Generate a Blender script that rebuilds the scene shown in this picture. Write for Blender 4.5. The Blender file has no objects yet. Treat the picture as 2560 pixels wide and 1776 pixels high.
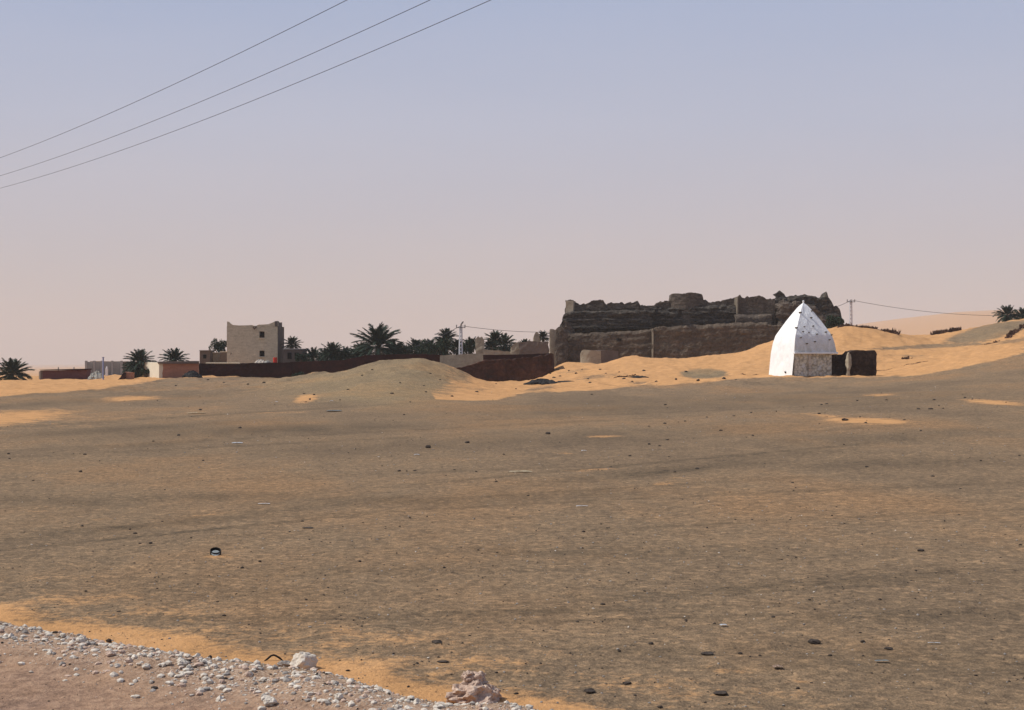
import bpy, bmesh, math, random
import numpy as np
from mathutils import Vector, Matrix

S = bpy.context.scene
C = S.collection
F = 3556.0      # focal length in source pixels
HZ = 900.0      # row of the true horizon
H = 2.4         # eye height above the plain
rnd = random.Random(7)

# ------------------------------------------------------------------ noise
def _hash(i, j, s):
    n = (i.astype(np.int64)*374761393 + j.astype(np.int64)*668265263 + int(s)*974634777) & 0x7fffffff
    n = ((n ^ (n >> 13))*1274126177) & 0x7fffffff
    n = (n ^ (n >> 16)) & 0xffffff
    return n/float(0xffffff)
def vnoise(x, y, s=0):
    x = np.asarray(x, float); y = np.asarray(y, float)
    i = np.floor(x); j = np.floor(y); u = x-i; v = y-j
    u = u*u*(3-2*u); v = v*v*(3-2*v)
    a = _hash(i, j, s); b = _hash(i+1, j, s); c = _hash(i, j+1, s); d = _hash(i+1, j+1, s)
    return (a+(b-a)*u)*(1-v)+(c+(d-c)*u)*v
def fbm(x, y, s=0, o=4):
    r = 0; a = 0.5; t = 0
    for k in range(o):
        r = r+a*vnoise(x, y, s+k*17); t += a
        x = np.asarray(x)*2.03+13.7; y = np.asarray(y)*2.03+7.1; a *= 0.5
    return r/t*2-1          # about -1..1
def sstep(a, b, x):
    t = np.clip((np.asarray(x, float)-a)/(b-a), 0, 1)
    return t*t*(3-2*t)

# ------------------------------------------------------------------ terrain
def pz(py, d): return H-(py-HZ)/F*d
PXC = np.arange(-1300, 3900, 10.0)
def ring(d, pts, inz=False):
    p = [a for a, b in pts]; q = [b for a, b in pts]
    v = np.interp(PXC, p, q)
    z = v if inz else H-(v-HZ)/F*d
    k = np.ones(3)/3
    return np.convolve(np.pad(z, 1, mode='edge'), k, 'valid')
RINGS = [
 (2, ring(2, [(0, 0)], True)),
 (20, ring(20, [(0, 0), (2560, 0.05)], True)),
 (40, ring(40, [(0, -.02), (1280, 0), (2560, 0.3)], True)),
 (70, ring(70, [(0, 0), (600, .02), (1280, 0.02), (1900, .25), (2560, 1.0)], True)),
 (88, ring(88, [(0, .05), (300, .15), (600, .05), (700, .1), (900, .55), (1000, .6), (1150, .3), (1280, 0.03), (1600, .2), (1960, .5), (2200, .75), (2560, 1.6)], True)),
 (100, ring(100, [(0, 0), (600, 0.1), (700, .3), (800, .7), (900, 1.1), (1000, 1.25), (1100, .9), (1200, .35), (1300, .08), (1600, .35), (1960, .72), (2200, 1.1), (2560, 2.1)], True)),
 (118, ring(118, [(0, 972), (600, 968), (700, 958), (800, 945), (880, 930), (960, 911), (1040, 911), (1100, 928), (1180, 953), (1250, 968), (1300, 967), (1500, 958), (1700, 950), (1927, 943), (2190, 940), (2350, 922), (2560, 884)])),
 (128, ring(128, [(0, 967), (500, 962), (640, 956), (690, 951), (740, 943), (780, 934), (830, 931), (870, 925), (920, 909), (960, 899), (1010, 896), (1060, 898), (1100, 905), (1140, 920), (1170, 937), (1210, 955), (1300, 962), (1400, 955), (1600, 945), (1927, 939), (2190, 936), (2350, 912), (2560, 874)])),
 (140, ring(140, [(0, 961), (600, 960), (800, 950), (950, 938), (1050, 938), (1150, 955), (1300, 957), (1400, 945), (1600, 930), (1800, 925), (1927, 915), (2100, 900), (2200, 902), (2350, 892), (2560, 862)])),
 (154, ring(154, [(0, 955), (300, 957), (1200, 955), (1330, 952), (1400, 930), (1600, 915), (1800, 908), (1927, 885), (2100, 855), (2200, 862), (2350, 870), (2560, 845)])),
 (168, ring(168, [(0, 951), (200, 953), (500, 943), (640, 949), (720, 951), (1200, 947), (1330, 942), (1370, 926), (1400, 909), (1420, 903), (1450, 906), (1500, 909), (1540, 900), (1562, 890), (1600, 893), (1650, 897), (1700, 900), (1750, 895), (1850, 882), (1900, 864), (1940, 850), (2000, 836), (2080, 823), (2120, 818), (2180, 824), (2240, 836), (2330, 852), (2420, 846), (2500, 832), (2560, 822), (2700, 815)])),
 (190, ring(190, [(0, 0), (500, .5), (1300, .4), (1390, 1.2), (1600, 1.5), (2000, 2.2), (2150, 3.2), (2240, pz(840, 190)), (2330, pz(837, 190)), (2420, pz(823, 190)), (2500, pz(806, 190)), (2560, pz(799, 190)), (2800, pz(790, 190))], True)),
 (225, ring(225, [(0, -.5), (1200, -.3), (1390, .6), (2000, 1.2), (2150, 2.4), (2300, 4.5), (2560, 6.5)], True)),
 (400, ring(400, [(0, -3), (1300, -2.5), (2000, -1), (2560, 2)], True)),
 (800, ring(800, [(0, -8), (1300, -7), (2000, -4), (2200, 0), (2560, 8)], True)),
 (1400, ring(1400, [(0, -13), (1300, -11), (2000, -7), (2200, 2), (2560, 10)], True)),
 (4700, ring(4700, [(0, -24), (1300, -22), (1900, -18), (2040, pz(860, 4700)), (2120, pz(826, 4700)), (2200, pz(816, 4700)), (2280, pz(808, 4700)), (2330, pz(803, 4700)), (2400, pz(796, 4700)), (2500, pz(792, 4700)), (2560, pz(793, 4700)), (2700, pz(788, 4700)), (2900, pz(820, 4700)), (3200, 20), (3600, -10)], True)),
 (6200, ring(6200, [(0, -30), (1300, -28), (2000, -20), (2560, 20), (3600, 0)], True)),
 (9000, ring(9000, [(0, -30)], True)),
]
RD = np.array([r[0] for r in RINGS], float)
RZ = np.array([r[1] for r in RINGS])
LD = np.linspace(math.log(2), math.log(9000), 1400)
def _pchip():
    x = np.log(RD); out = np.zeros((len(LD), len(PXC)))
    h = np.diff(x); dl = np.diff(RZ, axis=0)/h[:, None]
    m = np.zeros_like(RZ)
    for k in range(1, len(x)-1):
        a = dl[k-1]; b = dl[k]
        ok = a*b > 0
        w1 = 2*h[k]+h[k-1]; w2 = h[k]+2*h[k-1]
        with np.errstate(divide='ignore', invalid='ignore'):
            v = (w1+w2)/(w1/a+w2/b)
        m[k] = np.where(ok, v, 0)
    idx = np.clip(np.searchsorted(x, LD, side='right')-1, 0, len(x)-2)
    t = (LD-x[idx])/h[idx]; hh = h[idx][:, None]; t = t[:, None]
    return ((2*t**3-3*t**2+1)*RZ[idx]+(t**3-2*t**2+t)*hh*m[idx]+(-2*t**3+3*t**2)*RZ[idx+1]+(t**3-t**2)*hh*m[idx+1])
TAB = _pchip()
# road shoulder: line from A along DIR, N points away from the camera
SA = np.array([-4.25, 11.35]); SDIR = np.array([.807, -.5906]); SN = np.array([.5906, .807])
def sdist(X, Y): return (X-SA[0])*SN[0]+(Y-SA[1])*SN[1]
def salong(X, Y): return (X-SA[0])*SDIR[0]+(Y-SA[1])*SDIR[1]
def height(X, Y, fine=True):
    X = np.asarray(X, float); Y = np.asarray(Y, float)
    r = np.hypot(X, Y); th = np.clip(np.arctan2(X, Y), -.6, .6)
    d = np.clip(r*np.cos(th), 2.001, 8999); px = 1280+F*np.tan(th)
    fi = (np.log(d)-LD[0])/(LD[1]-LD[0]); fj = (px-PXC[0])/10.0
    i = np.clip(np.floor(fi).astype(int), 0, len(LD)-2); j = np.clip(np.floor(fj).astype(int), 0, len(PXC)-2)
    u = np.clip(fi-i, 0, 1); v = np.clip(fj-j, 0, 1)
    z = (TAB[i, j]*(1-u)+TAB[i+1, j]*u)*(1-v)+(TAB[i, j+1]*(1-u)+TAB[i+1, j+1]*u)*v
    s = sdist(X, Y)
    e = s+.22*fbm(salong(X, Y)*1.3, s*.6, 5, 3)
    z = z+.30*(1-sstep(-.1, 1.0, e))+.09*np.exp(-((e+.25)/.38)**2)*(1+.6*fbm(X*2.5, Y*2.5, 9, 3))
    if fine:
        near = np.clip(1-d/120, 0, 1)
        z = z+.05*fbm(X*.35, Y*.35, 21, 3)*sstep(12, 35, d)*np.clip(d/60, .3, 1.6)*(1-sstep(200, 400, d))
        z = z+.016*fbm(X*1.9, Y*1.9, 31, 3)+near*.010*fbm(X*7, Y*7, 41, 3)
        z = z+.22*fbm(X*.10, Y*.06, 51, 4)*sstep(60, 100, d)*(1-sstep(400, 900, d))
        z = z+.24*fbm(X*.75, Y*.5, 61, 5)*sstep(85, 110, d)*(1-sstep(300, 500, d))
        z = z+1.6*fbm(X*.006, Y*.006, 71, 4)*sstep(500, 1000, d)*(1-sstep(2200, 2800, d))+4*fbm(X*.003, Y*.003, 73, 4)*sstep(3000, 4200, d)
    return z
def gz(x, y): return float(height(np.array([x]), np.array([y]))[0])
def onray(px, py):
    """first point of the ground along the viewing ray through a pixel of the photograph"""
    d = np.exp(np.linspace(math.log(6), math.log(300), 1500))
    X = (px-1280)/F*d; zz = H-(py-HZ)/F*d
    g = height(X, d)
    k = np.argmax(g >= zz)
    if k == 0: k = 700
    d2 = np.linspace(d[k-1], d[k], 30); X2 = (px-1280)/F*d2; g2 = height(X2, d2); zz2 = H-(py-HZ)/F*d2
    k2 = int(np.argmax(g2 >= zz2-1e-6)); return float(X2[k2]), float(d2[k2]), float(g2[k2])
    return float(X[k]), float(d[k]), float(g[k])

# ------------------------------------------------------------------ node helpers
def new_mat(name, rough=.95, spec=.15):
    m = bpy.data.materials.new(name); m.use_nodes = True
    nt = m.node_tree; b = nt.nodes['Principled BSDF']
    b.inputs['Roughness'].default_value = rough
    b.inputs['Specular IOR Level'].default_value = spec
    return m, nt, b
def nd(nt, t, **kw):
    n = nt.nodes.new(t)
    for k, v in kw.items():
        if k in n.inputs.keys() if isinstance(k, str) else False: n.inputs[k].default_value = v
        else: setattr(n, k, v)
    return n
def noise_n(nt, vec, scale, detail=4, rough=.6):
    n = nt.nodes.new('ShaderNodeTexNoise')
    n.inputs['Scale'].default_value = scale; n.inputs['Detail'].default_value = detail
    n.inputs['Roughness'].default_value = rough
    nt.links.new(vec, n.inputs['Vector']); return n.outputs['Fac']
def coords(nt, scale=(1, 1, 1), rot=(0, 0, 0), kind='Object'):
    t = nt.nodes.new('ShaderNodeTexCoord'); m = nt.nodes.new('ShaderNodeMapping')
    m.inputs['Scale'].default_value = scale; m.inputs['Rotation'].default_value = rot
    nt.links.new(t.outputs[kind], m.inputs['Vector']); return m.outputs['Vector']
def ramp(nt, fac, stops):
    r = nt.nodes.new('ShaderNodeValToRGB'); e = r.color_ramp.elements
    while len(e) > 1: e.remove(e[-1])
    e[0].position = stops[0][0]; c = stops[0][1]; e[0].color = (*c, 1) if len(c) == 3 else c
    for p, c in stops[1:]:
        x = e.new(p); x.color = (*c, 1)
    nt.links.new(fac, r.inputs['Fac']); return r.outputs['Color']
def mixc(nt, fac, a, b, mode='MIX'):
    n = nt.nodes.new('ShaderNodeMix'); n.data_type = 'RGBA'; n.blend_type = mode
    for sock, v in ((n.inputs[0], fac), (n.inputs[6], a), (n.inputs[7], b)):
        if isinstance(v, (int, float)): sock.default_value = v
        elif isinstance(v, tuple): sock.default_value = (*v, 1)
        else: nt.links.new(v, sock)
    return n.outputs[2]
def mathn(nt, op, a, b=0.0, clamp=False):
    n = nt.nodes.new('ShaderNodeMath'); n.operation = op; n.use_clamp = clamp
    for s, v in ((n.inputs[0], a), (n.inputs[1], b)):
        if isinstance(v, (int, float)): s.default_value = v
        else: nt.links.new(v, s)
    return n.outputs[0]
def bump(nt, bsdf, h, strength, dist):
    b = nt.nodes.new('ShaderNodeBump'); b.inputs['Strength'].default_value = strength
    b.inputs['Distance'].default_value = dist
    nt.links.new(h, b.inputs['Height']); nt.links.new(b.outputs['Normal'], bsdf.inputs['Normal'])
def simple(name, c1, c2, scale=3, rough=.95, scl=(1, 1, 1), bmp=.0, c3=None, fine=20.0, spec=.12):
    """weathered two/three tone surface"""
    m, nt, b = new_mat(name, rough, spec)
    v = coords(nt, scl)
    n1 = noise_n(nt, v, scale, 6, .65); n2 = noise_n(nt, coords(nt), fine, 3, .7)
    f = mathn(nt, 'ADD', mathn(nt, 'MULTIPLY', n1, .6), mathn(nt, 'MULTIPLY', n2, .4))
    st = [(.32, c1), (.66, c2)] if c3 is None else [(.30, c1), (.5, c2), (.68, c3)]
    col = ramp(nt, f, st)
    nt.links.new(col, b.inputs['Base Color'])
    if bmp: bump(nt, b, f, .8, bmp)
    return m

# ------------------------------------------------------------------ materials
M = {}
def ground_mat():
    m, nt, b = new_mat('desert_ground', .97, .08)
    at = nt.nodes.new('ShaderNodeAttribute'); at.attribute_name = 'sand'
    sand = at.outputs['Fac']
    v = coords(nt)
    vs = coords(nt, (1.0, .45, 1), (0, 0, math.radians(-28)))
    n_big = noise_n(nt, vs, .11, 6, .62)
    n_mid = noise_n(nt, v, 1.1, 6, .65)
    n_fine = noise_n(nt, v, 11, 5, .75)
    n_peb = noise_n(nt, v, 45, 3, .7)
    n_q = noise_n(nt, v, 3.6, 5, .75)
    # edge of sand broken up
    q = mathn(nt, 'ADD', sand, mathn(nt, 'MULTIPLY', mathn(nt, 'SUBTRACT', n_mid, .5), 1.25))
    q = mathn(nt, 'ADD', q, mathn(nt, 'MULTIPLY', mathn(nt, 'SUBTRACT', n_big, .5), .85))
    q = mathn(nt, 'ADD', q, mathn(nt, 'MULTIPLY', mathn(nt, 'SUBTRACT', n_fine, .5), 1.1))
    mr = nt.nodes.new('ShaderNodeMapRange'); mr.interpolation_type = 'SMOOTHSTEP'
    mr.inputs['From Min'].default_value = .35; mr.inputs['From Max'].default_value = .80
    nt.links.new(q, mr.inputs['Value']); fac = mr.outputs['Result']
    g1 = ramp(nt, n_mid, [(.34, (.115, .088, .062)), (.50, (.190, .142, .094)), (.64, (.262, .190, .122))])
    g2 = mixc(nt, .60, g1, ramp(nt, n_fine, [(.36, (.070, .056, .044)), (.5, (.185, .143, .098)), (.62, (.36, .262, .17))]))
    g3 = mixc(nt, .35, g2, ramp(nt, n_peb, [(.36, (.05, .042, .036)), (.5, (.19, .15, .11)), (.64, (.38, .29, .20))]))
    g3 = mixc(nt, .45, g3, mixc(nt, 1.0, g3, ramp(nt, n_q, [(.34, (.55, .54, .54)), (.44, (.92, .92, .92)), (.56, (1.08, 1.06, 1.02)), (.68, (1.45, 1.38, 1.28))]), 'MULTIPLY'))
    vo = nt.nodes.new('ShaderNodeTexVoronoi'); vo.inputs['Scale'].default_value = 13; nt.links.new(v, vo.inputs['Vector'])
    vs2 = nt.nodes.new('ShaderNodeSeparateColor'); nt.links.new(vo.outputs['Color'], vs2.inputs[0])
    g3 = mixc(nt, .5, g3, mixc(nt, 1.0, g3, ramp(nt, vs2.outputs[0], [(.0, (.55, .55, .56)), (.3, (.92, .92, .92)), (.75, (1.05, 1.03, 1.0)), (1.0, (1.65, 1.55, 1.42))]), 'MULTIPLY'))
    g3 = mixc(nt, 1.0, g3, (1.15, 1.035, .93), 'MULTIPLY')
    g4 = mixc(nt, 1.0, g3, ramp(nt, n_big, [(.36, (.80, .83, .86)), (.48, (.98, 1, 1)), (.60, (1.16, 1.07, .96))]), 'MULTIPLY')
    at2 = nt.nodes.new('ShaderNodeAttribute'); at2.attribute_name = 'olive'
    g5 = mixc(nt, at2.outputs['Fac'], g4, mixc(nt, 1.0, g4, (1.06, 1.12, 1.07), 'MULTIPLY'))
    at4 = nt.nodes.new('ShaderNodeAttribute'); at4.attribute_name = 'track'
    g5 = mixc(nt, mathn(nt, 'MULTIPLY', at4.outputs['Fac'], mathn(nt, 'MULTIPLY', n_mid, 1.7, True), True), g5, mixc(nt, 1.0, g5, (.54, .57, .60), 'MULTIPLY'))
    s1 = ramp(nt, n_mid, [(.30, (.41, .215, .088)), (.55, (.54, .285, .120)), (.75, (.60, .335, .155))])
    s2 = mixc(nt, .22, s1, ramp(nt, n_fine, [(.3, (.26, .15, .08)), (.6, (.62, .38, .18))]))
    at3 = nt.nodes.new('ShaderNodeAttribute'); at3.attribute_name = 'shoulder'
    sh = ramp(nt, n_fine, [(.36, (.12, .08, .06)), (.5, (.30, .195, .135)), (.64, (.47, .32, .22))])
    sh2 = mixc(nt, .45, sh, ramp(nt, n_mid, [(.3, (.22, .14, .105)), (.7, (.45, .27, .15))]))
    c = mixc(nt, fac, g5, s2)
    c = mixc(nt, at3.outputs['Fac'], c, sh2)
    at5 = nt.nodes.new('ShaderNodeAttribute'); at5.attribute_name = 'rubband'
    c = mixc(nt, mathn(nt, 'MULTIPLY', at5.outputs['Fac'], .6), c, ramp(nt, n_peb, [(.36, (.16, .11, .08)), (.5, (.38, .26, .18)), (.62, (.60, .49, .38))]))
    nt.links.new(c, b.inputs['Base Color'])
    hsum = mathn(nt, 'ADD', mathn(nt, 'MULTIPLY', n_mid, .5), mathn(nt, 'ADD', mathn(nt, 'MULTIPLY', n_fine, .35), mathn(nt, 'MULTIPLY', n_peb, .12)))
    bump(nt, b, hsum, .9, .10)
    return m
M['ground'] = ground_mat()
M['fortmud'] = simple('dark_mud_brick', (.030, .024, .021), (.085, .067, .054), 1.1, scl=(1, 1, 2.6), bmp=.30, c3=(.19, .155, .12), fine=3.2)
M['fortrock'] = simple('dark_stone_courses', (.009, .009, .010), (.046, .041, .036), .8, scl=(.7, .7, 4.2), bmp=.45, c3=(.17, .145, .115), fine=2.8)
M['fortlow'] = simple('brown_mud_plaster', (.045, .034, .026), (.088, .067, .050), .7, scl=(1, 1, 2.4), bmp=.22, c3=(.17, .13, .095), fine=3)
M['tanmud'] = simple('tan_mud', (.20, .165, .125), (.33, .28, .21), 1.2, scl=(1, 1, 2), bmp=.06, c3=(.42, .36, .27), fine=8)
M['cement'] = simple('tan_cement_render', (.36, .31, .22), (.54, .47, .345), 1.3, scl=(1, 1, 2.6), bmp=.07, c3=(.68, .60, .45), fine=5)
M['sidewall'] = simple('weathered_plaster_and_side_shade', (.09, .072, .064), (.17, .135, .115), .9, bmp=.03, fine=6)  # brown plaster; also paints the shaded right side of the tan building
M['maroon'] = simple('dark_maroon_wash', (.012, .004, .004), (.032, .008, .007), .5, scl=(1, 1, 2), bmp=.05, c3=(.060, .018, .014), fine=3)
M['maroon_light'] = simple('faded_maroon_wash', (.10, .042, .045), (.155, .068, .068), .7, bmp=.02, fine=6)
M['terracotta'] = simple('terracotta_brick', (.26, .125, .085), (.40, .20, .135), .9, scl=(1, 1, 2.5), bmp=.03, fine=7)
M['rust_red'] = simple('red_brown_mud', (.010, .007, .006), (.060, .026, .018), .45, scl=(1, 1, 1.2), bmp=.15, c3=(.13, .062, .038), fine=3)
M['greyblock'] = simple('grey_cement_block', (.27, .27, .27), (.38, .38, .375), .9, bmp=.02, fine=8)
M['cream'] = simple('cream_plaster_and_sunlit_end', (.60, .54, .42), (.72, .66, .54), .8, bmp=.01)  # plaster cream; on the terracotta building it paints a sunlit end
M['white'] = simple('whitewash', (.66, .67, .69), (.80, .81, .81), 1.2, bmp=.05, c3=(.84, .84, .83), fine=6)
M['stick'] = simple('dark_wood', (.05, .04, .03), (.10, .08, .06), 5)
M['fort_sunlit_edge'] = simple('painted_sunlit_mud_edge', (.11, .09, .068), (.20, .165, .125), 1.5, bmp=.05)  # lighter mud colour stands in for sunlight on the fort's corners
M['void_shade'] = simple('painted_dark_interior', (.006, .005, .005), (.012, .010, .009), 3)  # near-black colour stands in for shade inside openings and gaps
M['frame'] = simple('old_wood_frame', (.10, .07, .05), (.16, .12, .09), 6)
M['frond'] = simple('palm_green', (.012, .025, .018), (.026, .048, .030), 3, rough=.7, fine=12)
M['frond_dry'] = simple('dry_palm_frond', (.11, .075, .045), (.20, .14, .08), 3, rough=.9)
M['trunk'] = simple('palm_trunk_bark', (.05, .036, .026), (.12, .09, .065), 4, scl=(1, 1, 4), bmp=.05)
M['leaf'] = simple('dusty_shrub_green', (.014, .028, .018), (.034, .056, .033), 3, rough=.8, fine=9)
M['concrete'] = simple('pale_concrete', (.50, .51, .54), (.66, .67, .70), 2, bmp=.01)
M['steel'] = simple('dull_steel', (.12, .11, .11), (.2, .19, .18), 4, rough=.6)
M['cable'] = simple('dark_cable', (.06, .06, .075), (.09, .09, .11), 4, rough=.6)
M['blue'] = simple('faded_blue_paint', (.20, .24, .42), (.28, .33, .52), 4)
M['red'] = simple('bright_red_plastic', (.55, .03, .02), (.65, .05, .03), 3, rough=.5)
M['darkstone'] = simple('dark_desert_stone', (.030, .024, .021), (.085, .068, .056), 8, bmp=.01, fine=30)
M['palestone'] = simple('pale_limestone', (.36, .31, .25), (.58, .52, .44), 9, bmp=.015, c3=(.68, .63, .56), fine=40)
M['pinkstone'] = simple('pinkish_rock', (.30, .20, .155), (.50, .37, .29), 10, bmp=.02, c3=(.66, .54, .44), fine=40)
M['brownstone'] = simple('brown_desert_pebble', (.10, .075, .055), (.20, .15, .105), 9, bmp=.01, fine=35)
M['greystone'] = simple('grey_broken_stone', (.20, .18, .16), (.36, .33, .30), 9, bmp=.01, fine=35)
M['whitelitter'] = simple('white_plastic_litter', (.62, .66, .72), (.80, .83, .86), 8, rough=.6)
M['creamlitter'] = simple('faded_cream_board', (.55, .47, .33), (.70, .62, .46), 8)
M['ash'] = simple('charred_debris', (.012, .013, .014), (.045, .045, .045), 4, bmp=.02, fine=14)
M['greyheap'] = simple('grey_gravel_heap', (.26, .26, .23), (.42, .42, .38), 3, bmp=.03)
M['rubber'] = simple('black_rubber', (.012, .011, .011), (.03, .028, .026), 8, rough=.7)
M['tin'] = simple('dull_tin', (.22, .24, .24), (.34, .37, .37), 12, rough=.55)
M['tindark'] = simple('burnt_tin', (.015, .015, .015), (.04, .038, .035), 12, rough=.7)
def stonebase_mat():
    m, nt, b = new_mat('flaking_plaster_on_stone', .95, .1)
    v = coords(nt)
    vo = nt.nodes.new('ShaderNodeTexVoronoi'); vo.inputs['Scale'].default_value = 4.2; vo.inputs['Randomness'].default_value = .95
    nt.links.new(v, vo.inputs['Vector'])
    n = noise_n(nt, v, 3.0, 6, .7); n2 = noise_n(nt, v, 14, 4, .7)
    c = ramp(nt, vo.outputs['Distance'], [(.0, (.80, .76, .64)), (.4, (.66, .61, .49)), (.72, (.20, .18, .14))])
    c = mixc(nt, .4, c, ramp(nt, n2, [(.35, (.30, .27, .21)), (.65, (.84, .81, .72))]))
    c = mixc(nt, ramp(nt, n, [(.53, (0, 0, 0)), (.60, (1, 1, 1))]), c, (.62, .62, .60))
    nt.links.new(c, b.inputs['Base Color'])
    bump(nt, b, mathn(nt, 'ADD', vo.outputs['Distance'], n2), .6, .06)
    return m
M['stonebase'] = stonebase_mat()
def whitewash_stained():
    m, nt, b = new_mat('whitewash_stained', .95, .1)
    tc = nt.nodes.new('ShaderNodeTexCoord'); sx = nt.nodes.new('ShaderNodeSeparateXYZ')
    nt.links.new(tc.outputs['Object'], sx.inputs[0])
    n = noise_n(nt, coords(nt, (1, 1, .5)), 2.6, 6, .7)
    n2 = noise_n(nt, coords(nt), 9, 4, .7)
    # rain splash and bare patches low on the face, above the ledge
    low = nt.nodes.new('ShaderNodeMapRange'); low.inputs['From Min'].default_value = 3.3; low.inputs['From Max'].default_value = 2.0
    nt.links.new(sx.outputs['Z'], low.inputs['Value'])
    f = mathn(nt, 'MULTIPLY', low.outputs['Result'], mathn(nt, 'SUBTRACT', mathn(nt, 'MULTIPLY', n, 2.4), .75, True), True)
    c = ramp(nt, n2, [(.3, (.70, .72, .74)), (.6, (.83, .84, .85)), (.75, (.87, .87, .86))])
    c = mixc(nt, f, c, (.42, .39, .30))
    nt.links.new(c, b.inputs['Base Color']); bump(nt, b, mathn(nt, 'ADD', n, n2), .8, .07)
    return m
M['whitestain'] = whitewash_stained()

# ------------------------------------------------------------------ object helpers
def mesh_obj(name, verts, faces, mat, parent=None, smooth=False):
    me = bpy.data.meshes.new(name); me.from_pydata([tuple(v) for v in verts], [], faces); me.update()
    if mat: me.materials.append(mat)
    if smooth:
        for p in me.polygons: p.use_smooth = True
    o = bpy.data.objects.new(name, me); C.objects.link(o)
    if parent: o.parent = parent
    return o
def bm_obj(name, bm, mat, parent=None, smooth=False):
    me = bpy.data.meshes.new(name); bm.to_mesh(me); bm.free()
    me.materials.append(mat)
    if smooth:
        for p in me.polygons: p.use_smooth = True
    o = bpy.data.objects.new(name, me); C.objects.link(o)
    if parent: o.parent = parent
    return o
def tag(o, label=None, cat=None, group=None, kind=None):
    if label: o['label'] = label
    if cat: o['category'] = cat
    if group: o['group'] = group
    if kind: o['kind'] = kind
    return o
def thing(name, label, cat, loc=(0, 0, 0), rz=0, group=None):
    o = bpy.data.objects.new(name, None); C.objects.link(o)
    o.location = loc; o.rotation_euler = (0, 0, rz); o.empty_display_size = .3
    return tag(o, label, cat, group)
def add_box(bm, c, s, rz=0, jit=0, bev=0):
    r = bmesh.ops.create_cube(bm, size=1)
    vs = r['verts']
    mt = Matrix.Translation(c) @ Matrix.Rotation(rz, 4, 'Z') @ Matrix.Diagonal((s[0], s[1], s[2], 1))
    for v in vs:
        v.co = mt @ v.co
        if jit: v.co += Vector((rnd.uniform(-jit, jit), rnd.uniform(-jit, jit), rnd.uniform(-jit, jit)))
    if bev:
        es = list({e for v in vs for e in v.link_edges})
        bmesh.ops.bevel(bm, geom=es, offset=bev, segments=2, affect='EDGES')
def add_tube(bm, pts, rad, n=6):
    pts = [Vector(p) for p in pts]; rings = []
    for i, p in enumerate(pts):
        t = (pts[min(i+1, len(pts)-1)]-pts[max(i-1, 0)]).normalized()
        a = t.cross(Vector((0, 0, 1)))
        if a.length < .01: a = t.cross(Vector((1, 0, 0)))
        a.normalize(); b = t.cross(a).normalized()
        r = rad[i] if isinstance(rad, (list, tuple)) else rad
        rings.append([bm.verts.new(p+(a*math.cos(k*2*math.pi/n)+b*math.sin(k*2*math.pi/n))*r) for k in range(n)])
    for i in range(len(rings)-1):
        for k in range(n):
            bm.faces.new((rings[i][k], rings[i][(k+1) % n], rings[i+1][(k+1) % n], rings[i+1][k]))
    bm.faces.new(rings[0][::-1]); bm.faces.new(rings[-1])
def rock_geo(seed, sub=2, sx=1, sy=1, sz=1, rough=.28):
    """angular stone, unit radius"""
    r = random.Random(seed); bm = bmesh.new()
    bmesh.ops.create_icosphere(bm, subdivisions=sub, radius=1)
    planes = [(Vector((r.gauss(0, 1), r.gauss(0, 1), r.gauss(0, 1))).normalized(), r.uniform(.58, .92)) for _ in range(9)]
    ph = [r.uniform(0, 6) for _ in range(6)]
    for v in bm.verts:
        p = v.co
        for n, dd in planes:
            q = p.dot(n)
            if q > dd: p -= n*(q-dd)
        k = 1+rough*.35*(math.sin(p.x*4+ph[0])*math.sin(p.y*5+ph[1])+.6*math.sin(p.z*9+ph[2]+p.x*7)*math.sin(p.y*8+ph[3]))
        v.co = Vector((p.x*sx*k, p.y*sy*k, p.z*sz*k))
    vs = [v.co.copy() for v in bm.verts]; fs = [tuple(v.index for v in f.verts) for f in bm.faces]
    bm.free(); return vs, fs
ROCKS = [rock_geo(100+i, 2, 1, rnd.uniform(.6, .95), rnd.uniform(.4, .75)) for i in range(8)]
SROCKS = [rock_geo(200+i, 1, 1, rnd.uniform(.6, .95), rnd.uniform(.4, .8)) for i in range(8)]
def stone(name, px, py, wpx, hk, mat, label, cat='stone', group=None, seed=None, sub=3, sink=.2):
    x, y, z = onray(px, py)
    w = wpx/F*y/2
    vs, fs = rock_geo(seed if seed else int(px*7+py), sub, 1, rnd.uniform(.7, 1), hk)
    o = mesh_obj(name, [v*w for v in vs], fs, mat)
    o.location = (x, y, z+w*hk*(1-sink*2)); o.rotation_euler = (0, 0, rnd.uniform(-.5, .5))
    return tag(o, label, cat, group)

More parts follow.
